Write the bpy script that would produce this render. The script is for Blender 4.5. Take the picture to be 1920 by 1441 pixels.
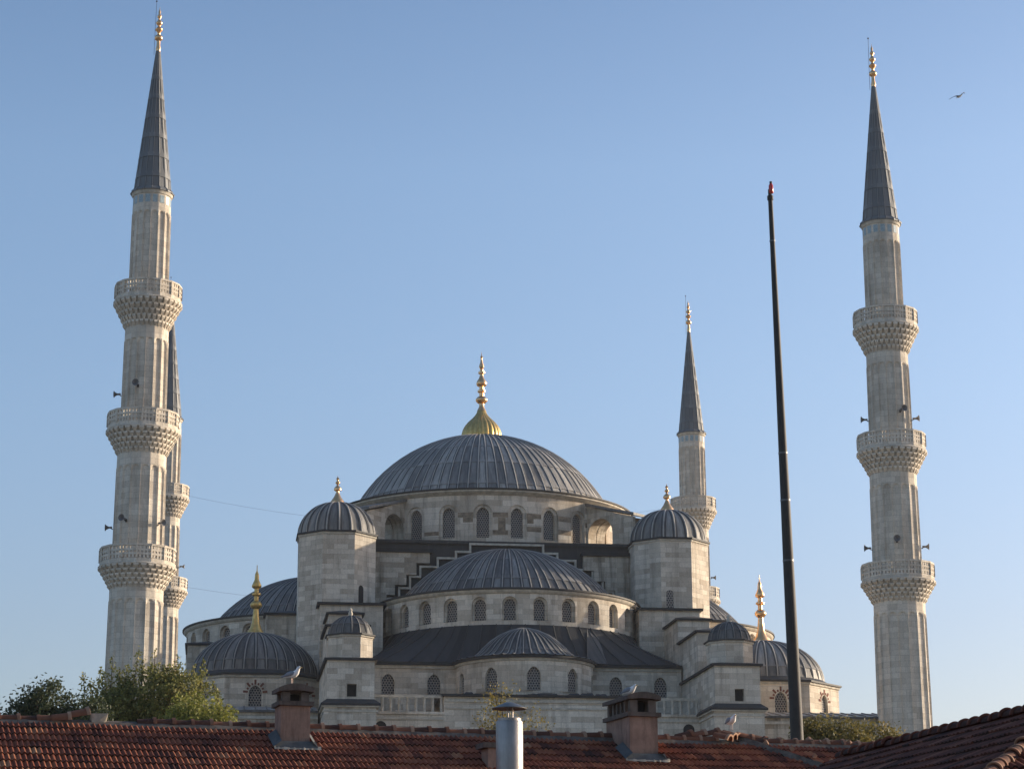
import bpy, bmesh, math, random
from math import sin, cos, pi, radians, sqrt, atan2
from mathutils import Vector, Matrix, noise

for o in list(bpy.data.objects):
    bpy.data.objects.remove(o, do_unlink=True)
random.seed(7)
SC = bpy.context.scene
COL = SC.collection

# ------------------------------------------------------------------ camera
PITCH, ROLL = 0.260196662, 0.00417268605
cam_d = bpy.data.cameras.new('camera')
cam_d.sensor_width = 36.0
cam_d.lens = 36.0 * 4122.33 / 1920.0
cam_d.clip_start = 0.5
cam_d.clip_end = 9000
cam = bpy.data.objects.new('camera', cam_d)
COL.objects.link(cam)
_c, _s, _cr, _sr = cos(PITCH), sin(PITCH), cos(ROLL), sin(ROLL)
_up = Vector((0, -_s, _c)); _x = Vector((1, 0, 0)); _f = Vector((0, _c, _s))
Rv = _x * _cr - _up * _sr
Uv = _x * _sr + _up * _cr
cam.matrix_world = Matrix(((Rv.x, Uv.x, -_f.x, 0), (Rv.y, Uv.y, -_f.y, 0), (Rv.z, Uv.z, -_f.z, 0), (0, 0, 0, 1)))
SC.camera = cam

# ------------------------------------------------------------------ sky, sun, exposure
SUN_AZ, SUN_EL = radians(22), radians(12.5)      # from +X turning towards +Y
world = bpy.data.worlds.new('World')
SC.world = world
world.use_nodes = True
wn = world.node_tree
wn.nodes.clear()
w_out = wn.nodes.new('ShaderNodeOutputWorld')
w_bg = wn.nodes.new('ShaderNodeBackground')
w_sky = wn.nodes.new('ShaderNodeTexSky')
w_sky.sky_type = 'NISHITA'
w_sky.sun_disc = False
w_sky.sun_elevation = SUN_EL
w_sky.sun_rotation = pi / 2 - SUN_AZ
w_sky.altitude = 50
w_sky.air_density = 1.0
w_sky.dust_density = 2.0
w_sky.ozone_density = 3.5
w_bg.inputs['Strength'].default_value = 0.15
w_tint = wn.nodes.new('ShaderNodeMix'); w_tint.data_type = 'RGBA'; w_tint.blend_type = 'MULTIPLY'
w_tint.inputs[0].default_value = 1.0
# haze near the horizon: the sky's own tint by elevation above the horizon
w_geo = wn.nodes.new('ShaderNodeTexCoord')
w_sep = wn.nodes.new('ShaderNodeSeparateXYZ'); wn.links.new(w_geo.outputs['Generated'], w_sep.inputs[0])
w_rmp = wn.nodes.new('ShaderNodeValToRGB'); wn.links.new(w_sep.outputs['Z'], w_rmp.inputs[0])
for _p, _c in ((0.0, (0.93, 0.77, 0.77)), (0.15, (0.93, 0.79, 0.80)), (0.25, (0.98, 0.88, 0.875)), (0.35, (1.02, 0.93, 0.91)), (0.44, (0.85, 0.81, 0.825)), (0.7, (0.95, 0.92, 0.92))):
    _e = w_rmp.color_ramp.elements.new(_p) if _p not in (0.0,) else w_rmp.color_ramp.elements[0]
    _e.position = _p; _e.color = (_c[0], _c[1] * 0.965, _c[2] * 0.91, 1)
wn.links.new(w_rmp.outputs[0], w_tint.inputs[7])
wn.links.new(w_sky.outputs[0], w_tint.inputs[6])
wn.links.new(w_tint.outputs[2], w_bg.inputs['Color'])
wn.links.new(w_bg.outputs[0], w_out.inputs['Surface'])
sun_d = bpy.data.lights.new('sun', 'SUN')
sun_d.energy = 3.6
sun_d.angle = radians(0.5)
sun_d.color = (1.0, 0.85, 0.65)
sun = bpy.data.objects.new('sun', sun_d)
COL.objects.link(sun)
SDIR = Vector((cos(SUN_AZ) * cos(SUN_EL), sin(SUN_AZ) * cos(SUN_EL), sin(SUN_EL)))
sun.rotation_euler = SDIR.to_track_quat('Z', 'Y').to_euler()
sun.location = SDIR * 400
SC.view_settings.view_transform = 'Standard'
SC.view_settings.look = 'None'
SC.view_settings.exposure = 0.95
SC.view_settings.gamma = 1.0

# ------------------------------------------------------------------ materials
def mat(name):
    m = bpy.data.materials.new(name)
    m.use_nodes = True
    nt = m.node_tree
    b = nt.nodes['Principled BSDF']
    return m, nt, b

def node(nt, typ, **kw):
    n = nt.nodes.new(typ)
    for k, v in kw.items():
        if k in n.inputs: n.inputs[k].default_value = v
        else: setattr(n, k, v)
    return n

def L(nt, a, b): nt.links.new(a, b)

def rgbmix(nt, fac, a, b, typ='MIX'):
    n = nt.nodes.new('ShaderNodeMix'); n.data_type = 'RGBA'; n.blend_type = typ
    for s, v in ((0, fac), (6, a), (7, b)):
        if hasattr(v, 'is_linked'): L(nt, v, n.inputs[s])
        else: n.inputs[s].default_value = v if s == 0 else (*v, 1)
    return n.outputs[2]

def ramp(nt, fac, stops):
    n = nt.nodes.new('ShaderNodeValToRGB')
    e = n.color_ramp.elements
    while len(e) < len(stops): e.new(0.5)
    for q, (p, c) in zip(e, stops):
        q.position = p
        q.color = (c, c, c, 1) if isinstance(c, (int, float)) else (*c, 1)
    L(nt, fac, n.inputs[0])
    return n.outputs[0]

def noise_tex(nt, scale, detail=4, rough=0.6, coord='Object', stretch=None):
    tc = nt.nodes.new('ShaderNodeTexCoord')
    out = tc.outputs[coord]
    if coord == 'Object':
        oi = nt.nodes.new('ShaderNodeObjectInfo')
        sc_ = nt.nodes.new('ShaderNodeVectorMath'); sc_.operation = 'MULTIPLY_ADD'
        L(nt, oi.outputs['Random'], sc_.inputs[0]); sc_.inputs[1].default_value = (71, 53, 37); L(nt, out, sc_.inputs[2])
        out = sc_.outputs[0]
    if stretch:
        mp = nt.nodes.new('ShaderNodeMapping'); mp.inputs['Scale'].default_value = stretch
        L(nt, out, mp.inputs[0]); out = mp.outputs[0]
    n = node(nt, 'ShaderNodeTexNoise', Scale=scale, Detail=detail, Roughness=rough)
    L(nt, out, n.inputs['Vector'])
    return n.outputs['Fac']

def stone(name, base, course=0.42, length=1.05, vary=0.35, stain=0.55, dirt=(0.10, 0.085, 0.065)):
    m, nt, b = mat(name)
    uv = nt.nodes.new('ShaderNodeUVMap')
    br = node(nt, 'ShaderNodeTexBrick', Scale=1.0)
    br.inputs['Brick Width'].default_value = length
    br.inputs['Row Height'].default_value = course
    br.inputs['Mortar Size'].default_value = 0.014
    br.inputs['Mortar Smooth'].default_value = 0.3
    br.inputs['Bias'].default_value = -0.1
    lo = tuple(c * (1 - vary * w) for c, w in zip(base, (0.85, 0.95, 1.05)))
    hi = tuple(min(0.8, c * (1 + vary * 0.35)) for c in base)
    br.inputs['Color1'].default_value = (*hi, 1)
    br.inputs['Color2'].default_value = (*lo, 1)
    br.inputs['Mortar'].default_value = (*[c * 0.5 for c in base], 1)
    oi = nt.nodes.new('ShaderNodeObjectInfo')
    of = nt.nodes.new('ShaderNodeVectorMath'); of.operation = 'MULTIPLY_ADD'
    L(nt, oi.outputs['Random'], of.inputs[0]); of.inputs[1].default_value = (40 * length, 60 * course, 0); L(nt, uv.outputs[0], of.inputs[2])
    L(nt, of.outputs[0], br.inputs['Vector'])
    big = ramp(nt, noise_tex(nt, 0.35, 5, 0.65), [(0.38, 0.0), (0.62, 1.0)])
    c1 = rgbmix(nt, 0.36, br.outputs['Color'], rgbmix(nt, big, tuple(c * 0.68 for c in base), tuple(min(0.75, c * 1.15) for c in base)))
    streak = ramp(nt, noise_tex(nt, 1.0, 5, 0.7, 'Object', (1.3, 1.3, 0.13)), [(0.50, 0.0), (0.74, stain)])
    c2 = rgbmix(nt, streak, c1, dirt)
    blot = ramp(nt, noise_tex(nt, 1.7, 6, 0.75), [(0.55, 0.0), (0.78, stain * 0.8)])
    c3 = rgbmix(nt, blot, c2, tuple(c * 0.42 for c in base))
    fine = ramp(nt, noise_tex(nt, 9.0, 3, 0.6), [(0.3, 0.86), (0.7, 1.08)])
    c4 = rgbmix(nt, 1.0, c3, fine, 'MULTIPLY')
    L(nt, c4, b.inputs['Base Color'])
    b.inputs['Roughness'].default_value = 0.92
    b.inputs['Specular IOR Level'].default_value = 0.2
    bp = node(nt, 'ShaderNodeBump', Strength=0.5, Distance=0.06)
    hmix = rgbmix(nt, 0.45, br.outputs['Fac'], noise_tex(nt, 5.0, 5, 0.7))
    inv = node(nt, 'ShaderNodeInvert'); L(nt, hmix, inv.inputs['Color'])
    L(nt, inv.outputs[0], bp.inputs['Height'])
    L(nt, bp.outputs[0], b.inputs['Normal'])
    return m

def tinted(name, cols, rough=0.6, metal=0.0, nscale=1.2, namt=0.5, stretch=None, spec=0.4, bump=0.0, coord='Object'):
    """colour picked per face from the 'tint' attribute, broken up by noise"""
    m, nt, b = mat(name)
    at = nt.nodes.new('ShaderNodeAttribute'); at.attribute_name = 'tint'
    nz = noise_tex(nt, nscale, 5, 0.7, coord, stretch)
    mx = nt.nodes.new('ShaderNodeMath'); mx.operation = 'MULTIPLY_ADD'
    L(nt, nz, mx.inputs[0]); mx.inputs[1].default_value = namt
    ad = nt.nodes.new('ShaderNodeMath'); ad.operation = 'SUBTRACT'
    L(nt, at.outputs['Fac'], ad.inputs[0]); ad.inputs[1].default_value = namt * 0.5
    L(nt, ad.outputs[0], mx.inputs[2])
    n = len(cols)
    c = ramp(nt, mx.outputs[0], [(i / (n - 1), cc) for i, cc in enumerate(cols)])
    L(nt, c, b.inputs['Base Color'])
    b.inputs['Roughness'].default_value = rough
    b.inputs['Metallic'].default_value = metal
    b.inputs['Specular IOR Level'].default_value = spec
    if bump:
        bp = node(nt, 'ShaderNodeBump', Strength=bump, Distance=0.03)
        L(nt, nz, bp.inputs['Height']); L(nt, bp.outputs[0], b.inputs['Normal'])
    return m

def plain(name, col, rough=0.6, metal=0.0, var=0.25, nscale=3.0, spec=0.5, grime=0.0):
    m, nt, b = mat(name)
    f = ramp(nt, noise_tex(nt, nscale, 5, 0.65), [(0.3, 1 - var), (0.7, 1 + var)])
    c0 = rgbmix(nt, 1.0, col, f, 'MULTIPLY')
    if grime:
        st = ramp(nt, noise_tex(nt, 2.2, 6, 0.75, 'Object', (2.2, 2.2, 0.35)), [(0.46, 0.0), (0.72, grime)])
        c0 = rgbmix(nt, st, c0, tuple(c * 0.35 for c in col))
        bp = node(nt, 'ShaderNodeBump', Strength=0.35, Distance=0.01)
        L(nt, noise_tex(nt, 22.0, 4, 0.7), bp.inputs['Height']); L(nt, bp.outputs[0], b.inputs['Normal'])
    L(nt, c0, b.inputs['Base Color'])
    b.inputs['Roughness'].default_value = rough
    b.inputs['Metallic'].default_value = metal
    b.inputs['Specular IOR Level'].default_value = spec
    return m

M = {}
M['stone'] = stone('mosque limestone', (0.62, 0.555, 0.46), course=0.48, length=1.35, vary=0.52, stain=0.55)
M['stone_dark'] = stone('weathered limestone', (0.54, 0.475, 0.385), course=0.5, length=1.2, vary=0.65, stain=0.8)
M['drum_stone'] = stone('banded drum limestone', (0.62, 0.55, 0.455), course=0.6, length=1.7, vary=0.55, stain=0.6)
M['minaret_stone'] = stone('minaret limestone', (0.63, 0.565, 0.47), course=0.5, length=0.9, vary=0.30, stain=0.42)
M['trim'] = plain('pale stone trim', (0.46, 0.42, 0.35), 0.9, 0, 0.3, 2.0, 0.2)
M['lead'] = tinted('aged lead sheet', [(0.035, 0.035, 0.036), (0.075, 0.074, 0.072), (0.135, 0.131, 0.124), (0.21, 0.20, 0.185), (0.34, 0.32, 0.285)],
                   0.6, 0.0, 1.6, 1.25, (1.6, 0.25, 1), 0.35, 0.2, 'UV')
M['lead_dark'] = tinted('dark lead sheet', [(0.016, 0.016, 0.017), (0.03, 0.03, 0.031), (0.046, 0.045, 0.045), (0.10, 0.095, 0.09)],
                        0.65, 0.0, 1.2, 0.8, (1.4, 0.3, 1), 0.3, 0.15, 'UV')
M['lead_cone'] = tinted('minaret lead sheet', [(0.075, 0.08, 0.083), (0.135, 0.14, 0.142), (0.21, 0.21, 0.205)], 0.55, 0.0, 1.4, 0.7, (2.0, 0.25, 1), 0.4, 0.1, 'UV')
M['gold'] = plain('gilded copper', (0.80, 0.46, 0.22), 0.28, 1.0, 0.12, 3.0)
M['gold_leaf'] = plain('dull gilding', (0.55, 0.37, 0.13), 0.42, 0.85, 0.25, 3.0)
M['dark'] = plain('dark opening', (0.012, 0.012, 0.014), 0.9, 0, 0.3)
M['blue_tile'] = plain('turquoise glazed tile', (0.27, 0.34, 0.36), 0.3, 0, 0.3, 6.0)
M['red_brick'] = plain('red voussoir brick', (0.20, 0.085, 0.06), 0.9, 0, 0.35, 6.0, 0.2)
M['brown_stone'] = plain('brown weathered stone', (0.23, 0.18, 0.13), 0.9, 0, 0.5, 2.0, 0.2)
M['horn'] = plain('grey loudspeaker paint', (0.13, 0.125, 0.125), 0.5, 0, 0.2)
M['steel_dark'] = plain('dark painted steel', (0.022, 0.019, 0.016), 0.7, 0.0, 0.35, 3.0)
M['steel'] = plain('galvanised steel', (0.27, 0.245, 0.23), 0.42, 0.8, 0.15, 2.5, 0.5, 0.45)
M['steel_cap'] = plain('weathered steel cap', (0.12, 0.12, 0.12), 0.45, 0.7, 0.2, 6.0)
M['beacon'] = plain('red beacon glass', (0.45, 0.03, 0.02), 0.25, 0, 0.1)
M['tile'] = tinted('clay roof tile', [(0.03, 0.014, 0.011), (0.10, 0.026, 0.014), (0.20, 0.052, 0.024), (0.29, 0.095, 0.042), (0.34, 0.19, 0.10)], 0.85, 0, 1.1, 0.65, None, 0.25, 0.2)
M['tile_dark'] = tinted('shaded old clay tile', [(0.035, 0.016, 0.012), (0.085, 0.028, 0.018), (0.13, 0.045, 0.028), (0.19, 0.08, 0.05)], 0.9, 0, 2.0, 0.9, None, 0.2, 0.2)  # darker clay tile: shade of the slope facing off the sun put into its colour
M['ridge'] = tinted('clay ridge tile', [(0.05, 0.022, 0.015), (0.13, 0.05, 0.028), (0.21, 0.09, 0.05), (0.32, 0.20, 0.13)], 0.85, 0, 3.0, 0.8, None, 0.25)
M['mortar'] = plain('old lime mortar', (0.11, 0.09, 0.075), 0.95, 0, 0.45, 6.0, 0.2)
M['mortar_pale'] = plain('pale lime mortar', (0.33, 0.28, 0.22), 0.95, 0, 0.3, 6.0, 0.2)
M['render'] = plain('pink brown chimney render', (0.28, 0.18, 0.136), 0.92, 0, 0.25, 3.0, 0.2, 0.75)
M['concrete'] = plain('dark concrete', (0.115, 0.092, 0.078), 0.95, 0, 0.35, 5.0, 0.2, 0.7)
M['flash'] = plain('zinc flashing', (0.07, 0.072, 0.072), 0.8, 0.0, 0.3, 4.0)
M['wall'] = plain('cream house plaster', (0.45, 0.38, 0.28), 0.95, 0, 0.2, 1.0, 0.2)
M['bark'] = plain('bark', (0.09, 0.07, 0.05), 0.95, 0, 0.4, 6.0, 0.2)
M['white_f'] = plain('white feathers', (0.75, 0.73, 0.70), 0.8, 0, 0.06, 10.0, 0.2)
M['grey_f'] = plain('grey feathers', (0.22, 0.23, 0.25), 0.8, 0, 0.12, 10.0, 0.2)
M['dark_f'] = plain('dark feathers', (0.07, 0.075, 0.09), 0.8, 0, 0.12, 10.0, 0.2)
M['bill'] = plain('yellow bill', (0.50, 0.33, 0.10), 0.5, 0, 0.1)
M['leg'] = plain('pink legs', (0.45, 0.30, 0.24), 0.6, 0, 0.1)
M['wire'] = plain('black cable', (0.05, 0.05, 0.055), 0.7, 0, 0.1)

def leaf_mat(name, cols):
    m = tinted(name, cols, 0.6, 0, 3.0, 0.3, None, 0.3)
    nt = m.node_tree
    b = nt.nodes['Principled BSDF']
    out = nt.nodes['Material Output']
    tr = nt.nodes.new('ShaderNodeBsdfTranslucent')
    src = b.inputs['Base Color'].links[0].from_socket
    L(nt, src, tr.inputs['Color'])
    ms = nt.nodes.new('ShaderNodeMixShader'); ms.inputs[0].default_value = 0.35
    L(nt, b.outputs[0], ms.inputs[1]); L(nt, tr.outputs[0], ms.inputs[2]); L(nt, ms.outputs[0], out.inputs['Surface'])
    return m
M['leaf_dark'] = leaf_mat('dark leaves', [(0.022, 0.032, 0.018), (0.045, 0.06, 0.028), (0.075, 0.09, 0.04)])
M['leaf_mid'] = leaf_mat('olive leaves', [(0.06, 0.068, 0.022), (0.14, 0.148, 0.042), (0.23, 0.22, 0.062), (0.32, 0.28, 0.10)])
M['leaf_lime'] = leaf_mat('yellow green leaves', [(0.09, 0.10, 0.022), (0.19, 0.20, 0.04), (0.28, 0.27, 0.065)])
M['leaf_olive'] = leaf_mat('olive yellow leaves', [(0.06, 0.055, 0.018), (0.12, 0.105, 0.03), (0.19, 0.155, 0.045), (0.26, 0.19, 0.06)])
M['leaf_gold'] = leaf_mat('yellowing leaves', [(0.09, 0.08, 0.02), (0.20, 0.16, 0.035), (0.30, 0.21, 0.05)])

def lattice_mat():
    m, nt, b = mat('pierced stone lattice')
    uv = nt.nodes.new('ShaderNodeUVMap')
    p = 0.25
    def dist(off):
        mp = nt.nodes.new('ShaderNodeMapping')
        mp.inputs['Scale'].default_value = (1 / p, 1 / (p * 1.732), 1)
        mp.inputs['Location'].default_value = (off, off, 0)
        L(nt, uv.outputs[0], mp.inputs[0])
        fr = nt.nodes.new('ShaderNodeVectorMath'); fr.operation = 'FRACTION'; L(nt, mp.outputs[0], fr.inputs[0])
        sb = nt.nodes.new('ShaderNodeVectorMath'); sb.operation = 'SUBTRACT'; L(nt, fr.outputs[0], sb.inputs[0]); sb.inputs[1].default_value = (0.5, 0.5, 0)
        ml = nt.nodes.new('ShaderNodeVectorMath'); ml.operation = 'MULTIPLY'; L(nt, sb.outputs[0], ml.inputs[0]); ml.inputs[1].default_value = (1, 1.732, 0)
        ln = nt.nodes.new('ShaderNodeVectorMath'); ln.operation = 'LENGTH'; L(nt, ml.outputs[0], ln.inputs[0])
        return ln.outputs['Value']
    mn = nt.nodes.new('ShaderNodeMath'); mn.operation = 'MINIMUM'
    L(nt, dist(0.0), mn.inputs[0]); L(nt, dist(0.5), mn.inputs[1])
    hole = ramp(nt, mn.outputs[0], [(0.30, 1.0), (0.36, 0.0)])
    L(nt, rgbmix(nt, hole, (0.27, 0.245, 0.22), (0.02, 0.021, 0.024)), b.inputs['Base Color'])
    b.inputs['Roughness'].default_value = 0.8
    bp = node(nt, 'ShaderNodeBump', Strength=0.7, Distance=0.08); bp.invert = True
    L(nt, hole, bp.inputs['Height']); L(nt, bp.outputs[0], b.inputs['Normal'])
    return m
M['lattice'] = lattice_mat()

# ------------------------------------------------------------------ mesh helper
class MB:
    def __init__(self):
        self.v = []; self.f = []; self.uv = []; self.t = []
    def add(self, pts, uv=None, tint=0.5):
        i = len(self.v)
        self.v += [tuple(p) for p in pts]
        self.f.append(tuple(range(i, i + len(pts))))
        self.uv.append(uv); self.t.append(tint)
    def grid(self, rows, uvf=None, tint=0.5, close=False, tintf=None, flip=False):
        """rows of equal length -> shared-vertex quads"""
        i0 = len(self.v); n = len(rows[0])
        for r in rows: self.v += [tuple(p) for p in r]
        for a in range(len(rows) - 1):
            for k in range(n if close else n - 1):
                k2 = (k + 1) % n
                q = (i0 + a * n + k, i0 + a * n + k2, i0 + (a + 1) * n + k2, i0 + (a + 1) * n + k)
                if flip: q = q[::-1]
                self.f.append(q)
                if uvf:
                    u = [uvf(a, k), uvf(a, k + 1), uvf(a + 1, k + 1), uvf(a + 1, k)]
                    self.uv.append(u[::-1] if flip else u)
                else: self.uv.append(None)
                self.t.append(tintf(a, k) if tintf else tint)
    def box(self, x0, x1, y0, y1, z0, z1, tint=0.5, skip=''):
        p = [(x0, y0, z0), (x1, y0, z0), (x1, y1, z0), (x0, y1, z0), (x0, y0, z1), (x1, y0, z1), (x1, y1, z1), (x0, y1, z1)]
        for nm, q in (('b', (3, 2, 1, 0)), ('t', (4, 5, 6, 7)), ('f', (0, 1, 5, 4)), ('r', (1, 2, 6, 5)), ('k', (2, 3, 7, 6)), ('l', (3, 0, 4, 7))):
            if nm not in skip: self.add([p[i] for i in q], None, tint)
    def obox(self, o, ex, ey, ez, tint=0.5):
        """box from origin corner o and three edge vectors (right handed)"""
        o, ex, ey, ez = Vector(o), Vector(ex), Vector(ey), Vector(ez)
        p = [o, o + ex, o + ex + ey, o + ey, o + ez, o + ex + ez, o + ex + ey + ez, o + ey + ez]
        for q in ((3, 2, 1, 0), (4, 5, 6, 7), (0, 1, 5, 4), (1, 2, 6, 5), (2, 3, 7, 6), (3, 0, 4, 7)):
            self.add([p[i] for i in q], None, tint)
    def prism(self, poly, z0, z1, tint=0.5):
        """vertical prism, poly counter-clockwise in xy"""
        n = len(poly)
        for i in range(n):
            a, b = poly[i], poly[(i + 1) % n]
            self.add([(a[0], a[1], z0), (b[0], b[1], z0), (b[0], b[1], z1), (a[0], a[1], z1)], None, tint)
        self.add([(x, y, z1) for x, y in poly], None, tint)
        self.add([(x, y, z0) for x, y in reversed(poly)], None, tint)
    def extrude_v(self, poly, v0, v1, tint=0.5):
        """poly (u,z) counter-clockwise seen from -v, extruded from v0 (front) to v1"""
        n = len(poly)
        self.add([(u, v0, z) for u, z in poly], None, tint)
        self.add([(u, v1, z) for u, z in reversed(poly)], None, tint)
        for i in range(n):
            a, b = poly[i], poly[(i + 1) % n]
            self.add([(a[0], v0, a[1]), (a[0], v1, a[1]), (b[0], v1, b[1]), (b[0], v0, b[1])], None, tint)
    def lathe(self, prof, n=32, c=(0, 0), a0=0.0, a1=2 * pi, tint=0.5, tintf=None):
        full = abs(a1 - a0 - 2 * pi) < 1e-6
        m = n if full else n + 1
        rows = []
        for r, z in prof:
            rows.append([(c[0] + r * cos(a0 + (a1 - a0) * k / n), c[1] + r * sin(a0 + (a1 - a0) * k / n), z) for k in range(m)])
        R = max(p[0] for p in prof)
        acc = [0]
        for p, q in zip(prof, prof[1:]): acc.append(acc[-1] + math.hypot(q[0] - p[0], q[1] - p[1]))
        self.grid(rows, lambda a, k: (R * (a1 - a0) * k / n, prof[0][1] + acc[a]), tint, full, tintf)
    def tube(self, pts, r, n=8, tint=0.5, cap=True):
        pts = [Vector(p) for p in pts]
        rr = r if isinstance(r, (list, tuple)) else [r] * len(pts)
        rows = []
        for i, p in enumerate(pts):
            d = (pts[min(i + 1, len(pts) - 1)] - pts[max(i - 1, 0)]).normalized()
            a = d.cross(Vector((0, 0, 1)) if abs(d.z) < 0.95 else Vector((1, 0, 0))).normalized()
            b = d.cross(a)
            rows.append([tuple(p + (a * cos(2 * pi * k / n) - b * sin(2 * pi * k / n)) * rr[i]) for k in range(n)])
        self.grid(rows, None, tint, True)
        if cap:
            self.add(rows[0][::-1], None, tint); self.add(rows[-1], None, tint)
    def build(self, name, m, parent=None, smooth=None, off=(0, 0, 0), weld=False):
        me = bpy.data.meshes.new(name)
        me.from_pydata([(x - off[0], y - off[1], z - off[2]) for x, y, z in self.v], [], self.f)
        uvl = me.uv_layers.new(name='UVMap')
        at = me.attributes.new('tint', 'FLOAT', 'FACE')
        at.data.foreach_set('value', self.t)
        buf = [0.0] * (2 * len(me.loops)); k = 0
        for f, uv in zip(self.f, self.uv):
            if uv is None:
                p = [Vector(self.v[i]) for i in f]
                nrm = (p[1] - p[0]).cross(p[2] - p[0])
                if nrm.length < 1e-12 and len(p) > 3: nrm = (p[2] - p[0]).cross(p[3] - p[0])
                if nrm.length > 1e-12: nrm.normalize()
                if abs(nrm.z) > 0.9: uv = [(q.x, q.y) for q in p]
                else:
                    t = Vector((-nrm.y, nrm.x, 0)); t.normalize()
                    uv = [(q.dot(t), q.z) for q in p]
            for a, b in uv:
                buf[k] = a; buf[k + 1] = b; k += 2
        uvl.data.foreach_set('uv', buf)
        me.materials.append(m)
        if weld:
            bm = bmesh.new(); bm.from_mesh(me)
            bmesh.ops.remove_doubles(bm, verts=bm.verts, dist=0.0005)
            bm.to_mesh(me); bm.free()
        if smooth is not None:
            me.shade_smooth(); me.set_sharp_from_angle(angle=radians(smooth))
        me.update()
        o = bpy.data.objects.new(name, me)
        COL.objects.link(o)
        if parent: o.parent = parent
        return o

def empty(name, loc, rz=0.0, label=None, cat=None, group=None):
    o = bpy.data.objects.new(name, None)
    o.empty_display_size = 1.0
    COL.objects.link(o)
    o.location = loc; o.rotation_euler = (0, 0, rz)
    tag(o, label, cat, group)
    return o

def tag(o, label=None, cat=None, group=None, kind=None):
    if label: o['label'] = label
    if cat: o['category'] = cat
    if group: o['group'] = group
    if kind: o['kind'] = kind
    return o

KIDS = {}
def copy_tree(o, parent=None):
    c = o.copy(); COL.objects.link(c)
    if parent: c.parent = parent
    for ch in [k for k in list(bpy.data.objects) if k.parent == o and k != c]:
        copy_tree(ch, c)
    return c

# ------------------------------------------------------------------ ground
def ground_z(x, y):
    t = min(1.0, max(0.0, (y - 62.0) / 85.0))
    t = t * t * (3 - 2 * t)
    return -4.5 + 14.5 * t + (0.15 * noise.noise(Vector((x * 0.05, y * 0.05, 0))))
g = MB()
ys = [-600, -200, -60, -20, 0, 20, 40] + [62 + 5.3 * i for i in range(17)] + [170, 240, 330, 450, 700, 1200, 2500, 5000]
xs = [-5000, -2000, -800, -300, -150, -80, -50, -30, -15, 0, 15, 30, 50, 80, 150, 300, 800, 2000, 5000]
g.grid([[(x, y, ground_z(x, y)) for x in xs] for y in ys], flip=False)
M['ground'] = plain('pale stone paving and dry earth', (0.27, 0.245, 0.20), 0.95, 0, 0.35, 0.4, 0.2)
tag(g.build('ground', M['ground'], None, 60), kind='structure')

# ================================================================== MOSQUE
G = 9.9
CX, CY, TH = -3.29656, 230.14734, 0.134349592
mosque = empty('mosque', (CX, CY, G), TH,
    'huge grey stone mosque with cascading lead domes and gilded finials between the minarets', 'mosque')
OFF = (0, 0, G)
def B(mb, name, m, parent=None, smooth=None): return mb.build(name, m, parent or mosque, smooth, OFF)

def arch_pts(w, zs, zsp, n=12, hf=1.0):
    """arch outline left foot -> over the top -> right foot; x from -w/2"""
    h = w / 2
    pts = [(-h, zs)]
    for i in range(n + 1):
        a = pi - pi * i / n
        x = cos(a) * h
        y = sin(a) * h
        if hf != 1.0: y = hf * h * (1 - abs(x / h) ** 1.7) ** 0.62 if abs(x) < h - 1e-6 else 0.0
        pts.append((x, zsp + y))
    pts.append((h, zs))
    return pts

def bay(wall, mp, x0, x1, z0, z1, openings, wins=None, n=12):
    """a wall bay with nested arched openings; mp(x, z, depth) -> point; openings: (w, sill, spring, depth, hf)"""
    xc = (x0 + x1) / 2
    w, zs, zsp, d, hf = openings[0]
    A = [(x + xc, z) for x, z in arch_pts(w, zs, zsp, n, hf)]
    outer = [(x0, zs)]
    for i in range(n + 1): outer.append((x0 + (x1 - x0) * i / n, z1))
    outer.append((x1, zs))
    q = lambda p, dd: mp(p[0], p[1], dd)
    def face(pts, d):
        ds = d if isinstance(d, (list, tuple)) else [d] * len(pts)
        wall.add([q(p, k) for p, k in zip(pts, ds)], [p for p in pts])
    for i in range(len(A) - 1):
        face([A[i + 1], A[i], outer[i], outer[i + 1]][::-1] if False else [outer[i], A[i], A[i + 1], outer[i + 1]], 0)
    face([(x0, z0), (x1, z0), (x1, zs), (xc + w / 2, zs), (xc - w / 2, zs), (x0, zs)], 0)
    cur, cd = A, 0.0
    for j, (w, zs, zsp, d, hf) in enumerate(openings):
        if j:
            NA = [(x + xc, z) for x, z in arch_pts(w, zs, zsp, n, hf)]
            for i in range(len(NA) - 1):
                face([cur[i], NA[i], NA[i + 1], cur[i + 1]], cd)
            face([cur[0], cur[-1], NA[-1], NA[0]], cd)
            cur = NA
        for i in range(len(cur) - 1):
            face([cur[i], cur[i], cur[i + 1], cur[i + 1]], [cd, d, d, cd])
        face([cur[-1], cur[-1], cur[0], cur[0]], [cd, d, d, cd])
        cd = d
    if wins is not None:
        wb = MB()
        wb.add([q(p, cd - 0.03) for p in reversed(cur)], [(p[0] - xc, p[1]) for p in reversed(cur)])
        wins.append(wb)

def cyl_map(cx, cy, R, a_c=0.0):
    """x is arc length from the direction a_c measured from -v towards +u"""
    def f(x, z, d):
        a = a_c + x / R
        return (cx + (R - d) * sin(a), cy - (R - d) * cos(a), z)
    return f
def flat_map(o, e, nin):
    def f(x, z, d): return (o[0] + e[0] * x + nin[0] * d, o[1] + e[1] * x + nin[1] * d, z)
    return f

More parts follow.
